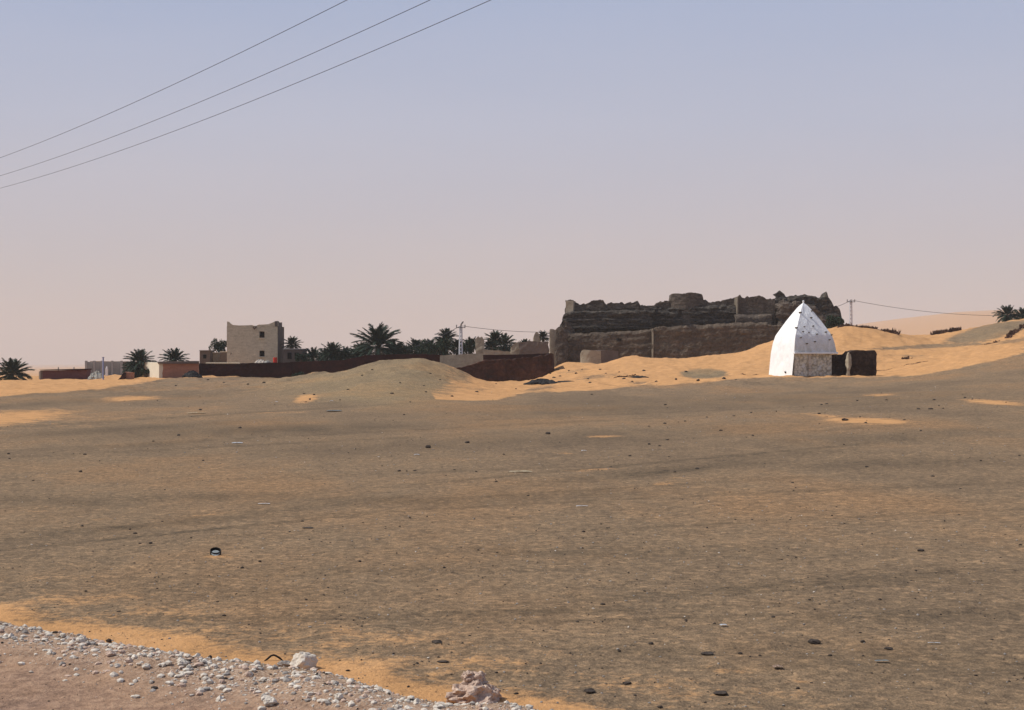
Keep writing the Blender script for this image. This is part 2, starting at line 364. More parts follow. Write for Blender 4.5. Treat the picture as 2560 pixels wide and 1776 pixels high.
# ------------------------------------------------------------------ the ground sheet
def build_ground():
    cols = np.concatenate([np.linspace(-math.pi, -.62, 46, endpoint=False),
                           np.linspace(-.62, -.42, 24, endpoint=False),
                           np.arctan((np.arange(-300, 2861, 3.6)-1280)/F),
                           np.linspace(.425, .62, 24, endpoint=False), np.linspace(.62, math.pi, 46, endpoint=False)])
    cols = np.unique(cols)
    rows = np.concatenate([[1.2, 2.2, 3.5, 4.6], 1/np.linspace(1/5.4, 1/60, 480, endpoint=False),
                           np.exp(np.linspace(math.log(60), math.log(235), 200, endpoint=False)),
                           np.exp(np.linspace(math.log(235), math.log(2400), 80, endpoint=False)),
                           np.exp(np.linspace(math.log(2400), math.log(8900), 60))])
    nc, nr = len(cols), len(rows)
    R, T = np.meshgrid(rows, cols, indexing='ij')
    inn = np.abs(T) < .45
    rr = np.where(inn, R/np.cos(np.clip(T, -.45, .45)), R/math.cos(.45))
    X = rr*np.sin(T); Y = rr*np.cos(T)
    Z = height(X, Y)
    co = np.stack([X.ravel(), Y.ravel(), Z.ravel()], 1)
    co = np.vstack([co, [[0, 0, gz(0, .5)]]])
    I, J = np.meshgrid(np.arange(nr-1), np.arange(nc), indexing='ij')
    J2 = (J+1) % nc
    q = np.stack([I*nc+J, I*nc+J2, (I+1)*nc+J2, (I+1)*nc+J], -1).reshape(-1, 4)[:, ::-1]
    tri = np.stack([np.full(nc, nr*nc), (np.arange(nc)+1) % nc, np.arange(nc)], 1)[:, ::-1]
    me = bpy.data.meshes.new('ground')
    me.vertices.add(len(co)); me.vertices.foreach_set('co', co.astype(np.float32).ravel())
    nl = q.size+tri.size; me.loops.add(nl)
    me.loops.foreach_set('vertex_index', np.concatenate([q.ravel(), tri.ravel()]).astype(np.int32))
    npol = len(q)+len(tri); me.polygons.add(npol)
    st = np.concatenate([np.arange(len(q))*4, len(q)*4+np.arange(len(tri))*3])
    tot = np.concatenate([np.full(len(q), 4), np.full(len(tri), 3)])
    me.polygons.foreach_set('loop_start', st.astype(np.int32)); me.polygons.foreach_set('loop_total', tot.astype(np.int32))
    me.polygons.foreach_set('use_smooth', np.ones(npol, dtype=bool))
    me.update(calc_edges=True); me.validate()
    # where wind-blown sand covers the gravel
    x = co[:, 0]; y = np.maximum(co[:, 1], .5); z = co[:, 2]
    d = y; px = 1280+F*x/y; py = HZ+(H-z)/y*F
    inside = np.abs(x/y) < .6
    nz = fbm(px*.012, py*.03, 81, 3)
    m = np.zeros(len(co))
    edge = np.interp(px, [0, 250, 420, 700, 1050, 1100, 1180, 1300, 1500, 1700, 1925, 2190, 2300, 2400, 2560, 3000],
                         [989, 972, 946, 940, 955, 1014, 1010, 988, 974, 958, 944, 942, 936, 921, 884, 800])
    m = np.maximum(m, 1.15*sstep(6, -5, py-edge+5*nz)*(d > 80))
    def ell(cx, cy, rx, ry, a=1.0, sl=0.0, pw=1.0):
        q = ((px-cx)/rx)**2+((py-cy-sl*(px-cx))/ry)**2
        return a*np.exp(-(q**pw))*inside*(d < 260)
    sand = [(20, 1048, 190, 24, 1.05, -.09), (150, 1062, 250, 24, .5, -.05), (330, 996, 90, 8, 1.0, -.03), (450, 1035, 150, 10, .45, -.14),
            (600, 1005, 90, 7, .6, -.06), (772, 992, 55, 17, 1.35, -.25), (700, 1032, 130, 5, .6, -.03), (815, 1035, 60, 4, .4, 0),
            (2170, 1052, 125, 9, 1.1, .03), (2060, 1040, 70, 6, .7, .1), (2480, 1006, 100, 7, 1.1, .07), (2200, 988, 70, 4, .8, 0), (1510, 1092, 60, 6, .9, 0), (1415, 1134, 40, 5, .8, 0),
            (1480, 1175, 160, 7, .6, -.03), (1660, 1210, 60, 8, .65, -.1), (1690, 1195, 50, 5, .5, 0), (1310, 1135, 200, 40, .33, 0), (1800, 1230, 200, 30, .28, 0), (2250, 1130, 250, 30, .25, -.08),
            (260, 1298, 110, 7, .6, -.1), (500, 1290, 160, 7, .5, -.15), (700, 1250, 300, 20, .2, -.1), (110, 1275, 130, 12, .4, 0),
            (1830, 1680, 130, 14, .6, .05), (2000, 1705, 60, 6, .6, 0), (540, 1393, 60, 7, .7, 0), (120, 1490, 260, 30, .45, .1), (1500, 1440, 500, 60, .15, -.05), (2300, 1440, 120, 6, .35, -.05),
            (620, 1150, 300, 40, .18, -.05), (950, 1190, 350, 20, .3, -.05), (1350, 1740, 200, 14, .3, .1)]
    for s in sand: m = np.maximum(m, .86*ell(*s))
    g = np.zeros(len(co))
    grav = [(1000, 935, 140, 62, 1.5, 0, 2), (860, 960, 160, 34, 1.3, .0, 2), (640, 985, 110, 22, 1.0, 0, 1.5), (690, 958, 40, 14, .5, 0), (1010, 985, 90, 26, .9, -.05, 1.5),
            (1760, 934, 62, 14, 1.2, 0, 2), (1500, 942, 90, 8, .8, -.1), (1600, 958, 50, 6, .8, 0), (1430, 930, 50, 5, .6, -.15), (1350, 972, 60, 8, .8, -.15),
            (2470, 832, 110, 20, 1.3, -.22, 2), (2330, 866, 170, 6, 1.1, -.05, 1.5), (2540, 852, 90, 7, .9, -.15), (2280, 890, 120, 5, .6, 0), (2150, 905, 90, 3, .6, 0), (2620, 840, 80, 60, .9, -.2),
            (1130, 935, 60, 22, .9, .3, 1.5), (1090, 975, 90, 26, .75, 0), (1190, 972, 50, 12, .5, 0), (500, 958, 90, 16, .8, 0, 2), (560, 945, 80, 8, .5, 0), (1120, 965, 60, 26, .55, 0)]
    for s in grav: g = np.maximum(g, ell(*s))
    m = np.clip(m-g, -.8, 1.3)
    m = np.where(d > 260, 1.1, m)
    s = sdist(x, co[:, 1]); near = (d < 40)
    m = np.where(near, np.maximum(m, .90*np.exp(-((s-1.15)/.70)**2)), m)
    m = np.where(near, np.maximum(m, .42*np.exp(-((s-2.0)/1.4)**2)), m)
    trk = np.zeros(len(co))
    for q_ in [(420, 1335, 700, 3, 1, -.10), (1300, 1236, 700, 3, .9, -.06), (1300, 1262, 800, 2.5, .8, -.05), (1700, 1152, 800, 2.5, 1, -.09), (600, 1115, 700, 2, .8, -.05), (900, 1082, 900, 2, .9, -.05),
               (1900, 1086, 700, 2, .7, -.06), (1700, 1545, 900, 3.5, .9, -.03), (1900, 1480, 800, 3, .8, -.05), (900, 1548, 600, 3, .8, .01), (2000, 1300, 700, 3, .6, -.05), (700, 1440, 700, 3, .7, -.02), (2100, 1225, 600, 2.5, .7, -.04), (1100, 1180, 700, 2, .6, -.04), (500, 1040, 600, 2, .8, -.06), (1700, 1030, 800, 1.6, .7, -.04)]:
        trk = np.maximum(trk, ell(q_[0], q_[1]+6*0, *q_[2:]))
    for q_ in [(280, 1322, 330, 9, .9, -.10), (560, 1296, 300, 8, .7, -.12), (150, 1255, 200, 12, .8, .03), (480, 1245, 300, 12, .7, -.02), (1000, 1252, 330, 12, .9, -.005), (1400, 1240, 300, 14, .6, -.03),
               (1650, 1180, 340, 11, .9, -.10), (1950, 1140, 200, 9, .7, -.09), (2200, 1160, 260, 14, .6, -.02), (1330, 1100, 700, 18, .55, -.05), (700, 1075, 420, 16, .8, -.03), (300, 1075, 330, 9, .8, -.06),
               (2000, 1000, 500, 22, .5, -.03), (1500, 1020, 500, 22, .6, -.04), (2180, 1095, 350, 16, .6, -.05), (1500, 1380, 420, 16, .6, 0), (2000, 1460, 480, 14, .7, -.07), (1300, 1530, 620, 9, .7, -.02), (2300, 1540, 420, 16, .6, -.03),
               (2250, 1650, 380, 40, .55, .05), (600, 1480, 330, 20, .5, .02), (900, 1545, 420, 10, .6, -.03), (1650, 1630, 200, 12, .6, .04), (400, 1110, 260, 8, .6, -.06), (250, 1000, 300, 10, .6, -.05), (160, 960+20, 200, 6, .5, -.05), (1000, 1420, 500, 12, .4, -.02)]:
        trk = np.maximum(trk, ell(*q_))
    trk = trk*(.55+.9*vnoise(px*.02, py*.12, 91))
    olive = np.clip(ell(1000, 935, 170, 80, 1, 0, 2)+ell(850, 960, 200, 50, .8, 0, 2)+ell(1760, 934, 70, 16, 1, 0, 2)+ell(2470, 832, 130, 30, .6, -.2), 0, 1)
    for nm, arr in (('sand', m), ('olive', olive), ('track', trk), ('rubband', np.exp(-((s+.30)/.34)**2)*(d < 60)), ('shoulder', (sstep(.25, -.35, s)*(d < 60)))):
        at = me.attributes.new(nm, 'FLOAT', 'POINT'); at.data.foreach_set('value', np.asarray(arr, dtype=np.float32))
    me.materials.append(M['ground'])
    o = bpy.data.objects.new('ground', me); C.objects.link(o); tag(o, kind='structure')
build_ground()

# ------------------------------------------------------------------ rough slabs for ruined walls
def ray_line(px, P0, P1):
    k = (px-1280)/F
    (x0, y0), (x1, y1) = P0, P1
    # point P0+t(P1-P0) with x=k*y
    den = (x1-x0)-k*(y1-y0)
    t = (k*y0-x0)/den
    return x0+t*(x1-x0), y0+t*(y1-y0)
def slab(name, pts, dists, thick, mat, parent=None, base=None, step=.22, amp=.12, strata=0., sh=1.2, top_n=.12, batter=.06, seed=1, rag=0., ch=0., holes=(), round_=0., backbat=0., org=(0, 0, 0)):
    """ruined wall whose top edge follows pts (photo px,py) on the ground line between distances dists;
    real thickness, both faces and the ends are roughened"""
    p0, p1 = pts[0][0], pts[-1][0]
    P0 = ((p0-1280)/F*dists[0], dists[0]); P1 = ((p1-1280)/F*dists[1], dists[1])
    L = math.hypot(P1[0]-P0[0], P1[1]-P0[1]); n = max(4, int(L/step))
    ux, uy = (P1[0]-P0[0])/L, (P1[1]-P0[1])/L; nx, ny = uy, -ux     # outward (towards the viewer)
    verts = []; faces = []; m = None
    tx = [a for a, b in pts]; ty = [b for a, b in pts]
    T = np.arange(n+1)/n; cx = P0[0]+T*(P1[0]-P0[0]); cy = P0[1]+T*(P1[1]-P0[1]); cpx = 1280+F*cx/cy
    u = T*L; zt = H-(np.interp(cpx, tx, ty)-HZ)/F*cy
    zt = zt+top_n*(fbm(u*1.6, u*0+seed, seed, 3)+.5*fbm(u*4.5, u*0+seed, seed+1, 2))
    if rag:
        q = np.floor(u*.9+.8*fbm(u*.5, u*0, seed+4, 2)); zt = zt+rag*(_hash(q, q*0, seed+7)-.55)+.5*rag*(_hash(np.floor(u*2.6), q*0, seed+8)-.5)
    gb = (np.minimum(height(cx, cy), height(cx+.3, cy+thick))-.4) if base is None else np.full(n+1, base)
    hmax = float((zt-gb).max()); m = max(3, int(hmax/step))
    K = m+1; ring_n = 2*K
    colsd = list(zip(u, cx, cy, zt, cpx))
    J = np.concatenate([np.arange(K), m-np.arange(K)]); SD = np.concatenate([np.zeros(K), np.ones(K)])
    Tt = T[:, None]; U = u[:, None]+0*J[None]; Z = gb[:, None]+(zt-gb)[:, None]*J[None]/m; SDD = SD[None]+0*Z
    f = fbm(U*.8+SDD*50, Z*.8, seed, 4)*amp + .45*amp*fbm(U*3.1+SDD*50, Z*3.3, seed+2, 3)
    if strata:
        zz = Z+.45*fbm(U*.13, Z*.2, seed+5, 2)+.12*fbm(U*.9, Z*.6, seed+6, 3)
        wth = .55+.6*vnoise(U*.12, np.floor(zz*sh*.9)*3.7, seed+8)
        saw = (zz*sh*.9) % 1.0
        led = np.where(saw < .8, saw/.8, (1-saw)/.2)
        f = f+strata*(.62*fbm(U*.10, zz*sh, seed+9, 3)+.42*fbm(U*.7, zz*sh*2.4, seed+12, 3)+.5*wth*(led-.5))
    f = f*np.clip((1-J[None]/m)*m*.6+.35, 0, 1)
    off = round_*(1-(2*Tt-1)**2)+f+batter*(zt[:, None]-Z)
    if ch:
        chv = ch*(.5+vnoise(U*.7, U*0+seed, seed+21)); off = off-1.1*np.clip(chv-(zt[:, None]-Z), 0, 9)
    off = np.where(SDD == 1, -(thick+f*.6+backbat*(zt[:, None]-Z)), off)
    ex = np.zeros_like(Z)
    for e in (0, n): ex[e] = (amp+.5*strata)*1.4*fbm(Z[e]*1.4, SDD[e]*3+seed, seed+3, 3)
    VX = cx[:, None]+nx*off+ux*ex-org[0]; VY = cy[:, None]+ny*off+uy*ex-org[1]
    verts = np.stack([VX, VY, Z-org[2]], -1).reshape(-1, 3).tolist()
    skip = set()
    for hx, hy in holes:
        i = min(range(n+1), key=lambda k: abs(colsd[k][4]-hx)); zz = H-(hy-HZ)/F*colsd[i][2]
        j = int((zz-gb[i])/(zt[i]-gb[i])*m)
        skip.add((i, j)); skip.add((i, 2*m-j))
    for i in range(n):
        for j in range(ring_n-1):
            if (i, j) in skip: continue
            a = i*ring_n+j; faces.append((a, a+ring_n, a+ring_n+1, a+1))
    for i, fl in ((0, False), (n, True)):
        b = i*ring_n
        for j in range(m):
            q = (b+j, b+j+1, b+2*K-2-j, b+2*K-1-j)
            faces.append(q[::-1] if fl else q)
    return mesh_obj(name, verts, faces, mat, parent)

# ------------------------------------------------------------------ the ruined fort
fx, fy = (1750-1280)/F*200, 200.0
FO = (fx, fy, gz(fx, fy))
fort = thing('ruined_fort', 'long ruined dark mud brick fort with a turret behind the sand dune', 'fort', FO)
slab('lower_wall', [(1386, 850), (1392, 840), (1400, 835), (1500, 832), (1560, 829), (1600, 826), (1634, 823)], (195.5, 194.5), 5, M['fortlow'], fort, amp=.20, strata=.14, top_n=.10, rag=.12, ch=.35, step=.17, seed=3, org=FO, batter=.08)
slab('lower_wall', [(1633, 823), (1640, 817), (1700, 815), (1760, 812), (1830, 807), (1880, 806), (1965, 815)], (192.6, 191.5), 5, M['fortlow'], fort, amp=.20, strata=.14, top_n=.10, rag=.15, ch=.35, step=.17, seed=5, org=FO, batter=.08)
slab('painted_lit_edge', [(1632.2, 822), (1634.2, 821)], (192.5, 192.5), 1.6, M['fort_sunlit_edge'], fort, amp=.06, top_n=.05, seed=6, org=FO, batter=.085, step=.15)  # thin pale slab paints the sunlit corner
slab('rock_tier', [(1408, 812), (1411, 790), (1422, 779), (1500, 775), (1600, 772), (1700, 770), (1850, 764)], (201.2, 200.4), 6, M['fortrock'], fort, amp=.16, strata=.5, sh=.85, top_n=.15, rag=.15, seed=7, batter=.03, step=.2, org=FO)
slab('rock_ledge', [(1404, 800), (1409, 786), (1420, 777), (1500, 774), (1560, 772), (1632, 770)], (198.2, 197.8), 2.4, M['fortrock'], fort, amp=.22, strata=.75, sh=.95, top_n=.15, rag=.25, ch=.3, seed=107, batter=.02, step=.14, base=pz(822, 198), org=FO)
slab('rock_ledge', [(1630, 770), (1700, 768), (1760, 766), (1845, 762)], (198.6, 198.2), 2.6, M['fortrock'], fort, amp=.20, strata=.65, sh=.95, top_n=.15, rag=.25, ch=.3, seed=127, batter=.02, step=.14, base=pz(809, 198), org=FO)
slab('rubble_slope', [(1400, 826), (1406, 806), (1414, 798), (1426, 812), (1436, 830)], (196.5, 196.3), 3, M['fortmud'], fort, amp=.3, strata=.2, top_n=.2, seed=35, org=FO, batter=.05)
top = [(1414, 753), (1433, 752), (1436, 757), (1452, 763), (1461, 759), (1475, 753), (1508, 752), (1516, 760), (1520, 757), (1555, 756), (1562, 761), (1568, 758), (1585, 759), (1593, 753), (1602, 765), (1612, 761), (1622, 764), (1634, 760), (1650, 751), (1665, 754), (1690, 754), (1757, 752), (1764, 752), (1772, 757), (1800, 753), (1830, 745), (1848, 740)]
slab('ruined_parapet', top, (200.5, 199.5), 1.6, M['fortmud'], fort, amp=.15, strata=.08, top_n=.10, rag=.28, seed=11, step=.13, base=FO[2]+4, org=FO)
slab('corner_tower', [(1414, 752), (1433, 752)], (199.2, 199.0), 2.2, M['tanmud'], fort, amp=.05, top_n=.06, seed=13, base=FO[2]+4, org=FO)  # tan colour paints sunlight on the left end of the fort
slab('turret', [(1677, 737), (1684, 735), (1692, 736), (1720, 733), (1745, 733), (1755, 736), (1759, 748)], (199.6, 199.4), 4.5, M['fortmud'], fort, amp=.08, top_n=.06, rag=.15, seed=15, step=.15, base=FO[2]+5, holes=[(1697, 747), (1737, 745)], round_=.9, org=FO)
slab('slit_shade_slab', [(1922, 752), (1940, 748), (1966, 750)], (199.5, 199.3), 3, M['void_shade'], fort, amp=.1, seed=37, org=FO)  # near-black slab paints the shade seen through the slit
slab('painted_lit_edge', [(1843.4, 743), (1846, 741)], (196.9, 196.9), 2.5, M['fort_sunlit_edge'], fort, amp=.05, top_n=.05, seed=38, org=FO, batter=.02, step=.15, base=pz(786, 197))  # thin pale slab paints the sunlit left edge of the upper wall
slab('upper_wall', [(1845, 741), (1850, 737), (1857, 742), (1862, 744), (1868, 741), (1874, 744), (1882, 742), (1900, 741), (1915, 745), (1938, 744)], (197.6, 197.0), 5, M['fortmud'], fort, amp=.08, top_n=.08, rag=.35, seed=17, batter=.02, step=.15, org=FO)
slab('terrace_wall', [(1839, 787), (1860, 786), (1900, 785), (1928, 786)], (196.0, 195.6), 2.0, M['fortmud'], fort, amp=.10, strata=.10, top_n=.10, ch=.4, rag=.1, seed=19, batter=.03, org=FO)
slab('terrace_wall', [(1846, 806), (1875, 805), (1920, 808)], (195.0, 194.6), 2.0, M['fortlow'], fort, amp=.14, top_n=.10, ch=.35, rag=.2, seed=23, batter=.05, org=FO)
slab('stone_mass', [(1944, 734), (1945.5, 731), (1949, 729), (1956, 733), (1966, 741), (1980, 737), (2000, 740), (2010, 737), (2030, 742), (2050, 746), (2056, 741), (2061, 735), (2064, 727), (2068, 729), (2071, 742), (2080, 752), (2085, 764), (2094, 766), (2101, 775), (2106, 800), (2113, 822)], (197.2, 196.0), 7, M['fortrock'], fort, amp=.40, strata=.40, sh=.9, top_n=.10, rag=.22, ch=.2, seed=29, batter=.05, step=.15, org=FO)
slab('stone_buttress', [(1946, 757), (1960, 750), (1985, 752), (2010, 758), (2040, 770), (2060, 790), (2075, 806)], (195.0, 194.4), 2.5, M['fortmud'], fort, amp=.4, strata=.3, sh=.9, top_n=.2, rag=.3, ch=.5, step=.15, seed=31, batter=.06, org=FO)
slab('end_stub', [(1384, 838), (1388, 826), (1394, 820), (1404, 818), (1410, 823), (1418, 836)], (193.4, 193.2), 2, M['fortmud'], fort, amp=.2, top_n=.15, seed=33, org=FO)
# near-black boxes paint the shade of openings low in the walls
for px, py, w, h in ((1547, 850, .5, .4), (1655, 864, .5, .6), (1696, 782, .5, .5), (1783, 850, .4, .4), (1765, 838, .4, .5), (1730, 862, .6, .5)):
    d = 193.7 if px > 1632 or py > 800 else 197.3
    x = (px-1280)/F*d
    bmh = bmesh.new(); add_box(bmh, (x-FO[0], d-FO[1]-.4 if py > 800 else d-FO[1]-.9, pz(py, d)-FO[2]), (w, 1.3, h), .05, .06)
    bm_obj('painted_opening', bmh, M['void_shade'], fort)

# hut in front of the fort
d = 178; x0 = (1452-1280)/F*d
hut = thing('mud_hut', 'small pale mud hut with rounded left end under the fort wall', 'hut', ((1498-1280)/F*d, d, gz((1498-1280)/F*d, d)))
HO = tuple(hut.location)
slab('wall', [(1450, 884), (1454, 877), (1460, 874), (1480, 876), (1502, 877)], (d, d-.2), 3, M['tanmud'], hut, amp=.07, top_n=.06, seed=41, round_=.3, org=HO)
slab('side_wall', [(1501.5, 877), (1520, 876), (1546, 878)], (d-.1, d+1.4), 2.4, M['sidewall'], hut, amp=.05, top_n=.05, seed=43, org=HO)

# ------------------------------------------------------------------ stubs and huts left of the fort
def single_slab(name, label, cat, pts, dists, thick, mat, group=None, **kw):
    pxm = (pts[0][0]+pts[-1][0])/2; dm = sum(dists)/2
    x = (pxm-1280)/F*dm; org = (x, dm, gz(x, dm))
    o = slab(name, pts, dists, thick, mat, None, org=org, **kw)
    o.location = org
    return tag(o, label, cat, group)
G_ruin = 'broken mud walls left of the fort'
single_slab('ruined_tower', 'tan notched mud stub right of the concrete pole among the palms', 'ruin', [(1188, 850), (1192, 846), (1196, 840), (1199, 847), (1205, 843), (1210, 852)], (176, 176), 1.4, M['tanmud'], G_ruin, amp=.08, seed=51, step=.12)
single_slab('ruined_wall', 'low broken tan wall running between palms behind the red walls', 'wall', [(1208, 873), (1230, 876), (1262, 879), (1292, 879)], (175, 175), .6, M['tanmud'], G_ruin, amp=.06, top_n=.1, seed=53, step=.14)
single_slab('ruined_tower', 'tan stepped mud stub against the dark brown hut', 'ruin', [(1277, 872), (1283, 862), (1290, 857), (1300, 855), (1302, 870)], (174, 174), 1.4, M['tanmud'], G_ruin, amp=.08, seed=55, step=.12)
single_slab('ruined_hut', 'dark brown roofless hut between tan stubs left of the fort', 'hut', [(1298, 857), (1310, 855), (1345, 854), (1372, 856)], (173, 173), 3, M['sidewall'], G_ruin, amp=.1, seed=57, step=.15)
single_slab('ruined_tower', 'thin tan mud stub behind the small palm near the fort', 'ruin', [(1333, 846), (1337, 833), (1341, 829), (1347, 832), (1349, 848)], (185, 185), 1.2, M['tanmud'], G_ruin, amp=.08, seed=59, step=.12)
single_slab('mud_pillar', 'tall tan mud pillar touching the left end of the fort', 'pillar', [(1374, 826), (1377, 823), (1386, 823), (1391, 827)], (183, 183), 1.3, M['tanmud'], G_ruin, amp=.05, seed=61, step=.12)
single_slab('ruined_wall', 'brown ragged wall standing right of the tall tan pillar', 'wall', [(1389, 852), (1393, 838), (1398, 826), (1404, 822), (1408, 830), (1412, 850)], (182, 182), 1.5, M['fortmud'], G_ruin, amp=.15, seed=63, step=.14)
single_slab('mud_wall', 'low pinkish tan wall behind the white rubble left of the red wall', 'wall', [(1100, 889), (1140, 887), (1180, 885), (1212, 884)], (166, 166), .5, M['tanmud'], None, amp=.03, top_n=.04, seed=65, step=.15)

# red brown enclosure right of centre
d = 158; xr = (1290-1280)/F*d
enc = thing('red_mud_enclosure', 'eroded red brown mud enclosure with a square right corner left of the dune', 'enclosure', (xr, d, gz(xr, d)))
EO = tuple(enc.location)
slab('rear_wall', [(1208, 888), (1260, 887), (1320, 886), (1376, 884)], (161, 161), .5, M['maroon'], enc, amp=.03, top_n=.03, seed=71, org=EO)
slab('front_wall', [(1140, 921), (1165, 916), (1195, 908), (1215, 900), (1245, 899), (1290, 897), (1330, 894), (1366, 888), (1381, 884)], (155.5, 157.5), 1.0, M['rust_red'], enc, amp=.2, strata=.08, top_n=.10, seed=73, step=.14, org=EO)
slab('side_wall', [(1380.5, 884), (1384, 886)], (157.6, 163), .4, M['rust_red'], enc, amp=.03, top_n=.03, seed=75, org=EO)

# ------------------------------------------------------------------ walled compound on the left
def wall_run(name, label, pts, dists, mat, thick=.45, cap=None, group=None, amp=.03):
    pxm = (pts[0][0]+pts[-1][0])/2; dm = sum(dists)/2
    x = (pxm-1280)/F*dm
    t = thing(name, label, 'wall', (x, dm, gz(x, dm)), 0, group)
    slab('wall', pts, dists, thick, mat, t, amp=amp, top_n=.04, seed=int(pts[0][0])+3, step=.2, org=tuple(t.location), batter=.0)
    if cap:
        slab('coping', [(a, b-2.2) for a, b in pts], (dists[0]-.12, dists[1]-.12), thick+.24, cap, t, amp=.01, top_n=.03, seed=8, step=.3, batter=0, org=tuple(t.location),
             base=None if False else H-(np.mean([b for a, b in pts])+1.6-HZ)/F*dm)
    return t
Gw = 'maroon walls of the compound'
wall_run('compound_wall', 'dark maroon wall in front of the tan two storey building', [(497, 909), (560, 909), (640, 908), (730, 906)], (171, 172), M['maroon'], cap=None, group=Gw)
wall_run('compound_wall', 'dark maroon wall below the dense palms left of the gravel mound', [(729, 905), (800, 903), (862, 901), (872, 897), (905, 891), (912, 889)], (172.6, 171), M['maroon'], group=Gw)
wall_run('compound_wall', 'dark maroon wall rising just behind the gravel mound crest', [(911, 888), (950, 887), (1000, 886), (1060, 886), (1098, 887), (1107, 889)], (167, 166), M['maroon'], group=Gw)
tw = thing('roof_beam', 'thin pale beam lying along the top of the maroon wall', 'beam', (0, 0, 0))
x = (500-1280)/F*170.6
C.objects.unlink(tw); bpy.data.objects.remove(tw)
bmb = bmesh.new(); xa = (512-1280)/F*170.3; xb = (600-1280)/F*170.9
za = pz(911, 170.4)
add_box(bmb, (0, 0, 0), (xb-xa, .15, .14), .03, .02, .02)
o = bm_obj('pale_beam', bmb, M['creamlitter']); o.location = ((xa+xb)/2, 170.95, za+.12)
tag(o, 'thin pale beam lying on top of the maroon wall left of the tan building', 'beam')

# terracotta wall, sunlight on its end painted in cream
d = 168; x = (440-1280)/F*d
tb = thing('terracotta_building', 'low terracotta building with an end wall painted sunlit cream left of the maroon wall', 'building', (x, d, gz(x, d)))
TO = tuple(tb.location)
def quadbox(name, p0, p1, d0, d1, ytop, thick, mat, parent, org, base=None, seed=2):
    return slab(name, [(p0, ytop if not isinstance(ytop, tuple) else ytop[0]), (p1, ytop if not isinstance(ytop, tuple) else ytop[1])], (d0, d1), thick, mat, parent, amp=.02, top_n=.02, seed=seed, batter=0, step=.25, org=org, base=base)
quadbox('front_wall', 398, 497, 167, 168.5, (910, 909), 4.5, M['terracotta'], tb, TO)
quadbox('end_wall', 360, 397.5, 171.5, 166.9, (905, 908), .5, M['cream'], tb, TO)  # cream colour paints sunlight on the left-facing end
slab('roof', [(396, 904.5), (498, 903)], (166.6, 168.1), 5.2, M['sidewall'], tb, amp=.02, top_n=.02, seed=5, base=pz(910, 167.5)+.02, batter=0, org=TO)

# maroon long shed far left
d = 178; x = (158-1280)/F*d
sh = thing('maroon_shed', 'long low maroon flat roofed shed at the far left beside the palm', 'shed', (x, d, gz(x, d)))
SO = tuple(sh.location)
quadbox('front_wall', 101, 218, 177.5, 178.5, (927, 925), 4, M['maroon_light'], sh, SO)
slab('roof', [(99, 924.5), (219, 922.5)], (177.2, 178.2), 4.5, M['maroon'], sh, amp=.01, top_n=.01, seed=5, base=pz(926, 178)+.03, batter=0, org=SO)
quadbox('end_wall', 97, 101, 180, 177.45, (930, 927), .3, M['sidewall'], sh, SO)
for px in (146, 185):
    bm = bmesh.new(); add_tube(bm, [((px-1280)/F*179-SO[0], 179-SO[1], pz(926, 179)-SO[2]), ((px-1280)/F*179-SO[0], 179-SO[1], pz(918.5, 179)-SO[2])], .06)
    bm_obj('roof_pipe', bm, M['steel'], sh)
bm = bmesh.new(); add_box(bm, ((160-1280)/F*177-SO[0], 177.05-SO[1], pz(955.5, 177)-SO[2]), (5.6, .5, .22), .05, .03, .03)
bm_obj('plinth', bm, M['palestone'], sh)

# grey block wall
d = 205; x = (262-1280)/F*d
gw = thing('block_wall', 'pale grey cement block wall behind the maroon shed and small palm', 'wall', (x, d, gz(x, d)))
GO = tuple(gw.location)
slab('wall', [(214, 905), (240, 905.5), (270, 905), (306, 905)], (204, 206), .3, M['greyblock'], gw, amp=.01, top_n=.02, seed=81, batter=0, org=GO)
slab('wall', [(306.5, 906), (331, 906)], (206.5, 207), .3, M['sidewall'], gw, amp=.01, top_n=.02, seed=83, batter=0, org=GO)
bm = bmesh.new()
for px in (216, 236, 255, 281, 304):
    dd = 203.8+(px-214)/92*2
    add_box(bm, ((px-1280)/F*dd-GO[0], dd-GO[1]-.05, pz(925, dd)-GO[2]), (.3, .3, 2.6), 0, .01)
bm_obj('pier', bm, M['greyblock'], gw)
o = single_slab('boundary_wall', 'long low beige wall far behind the small palm', 'wall', [(225, 903.5), (300, 904), (372, 903)], (230, 232), .3, M['tanmud'], None, amp=.01, top_n=.02, seed=85, step=.4)

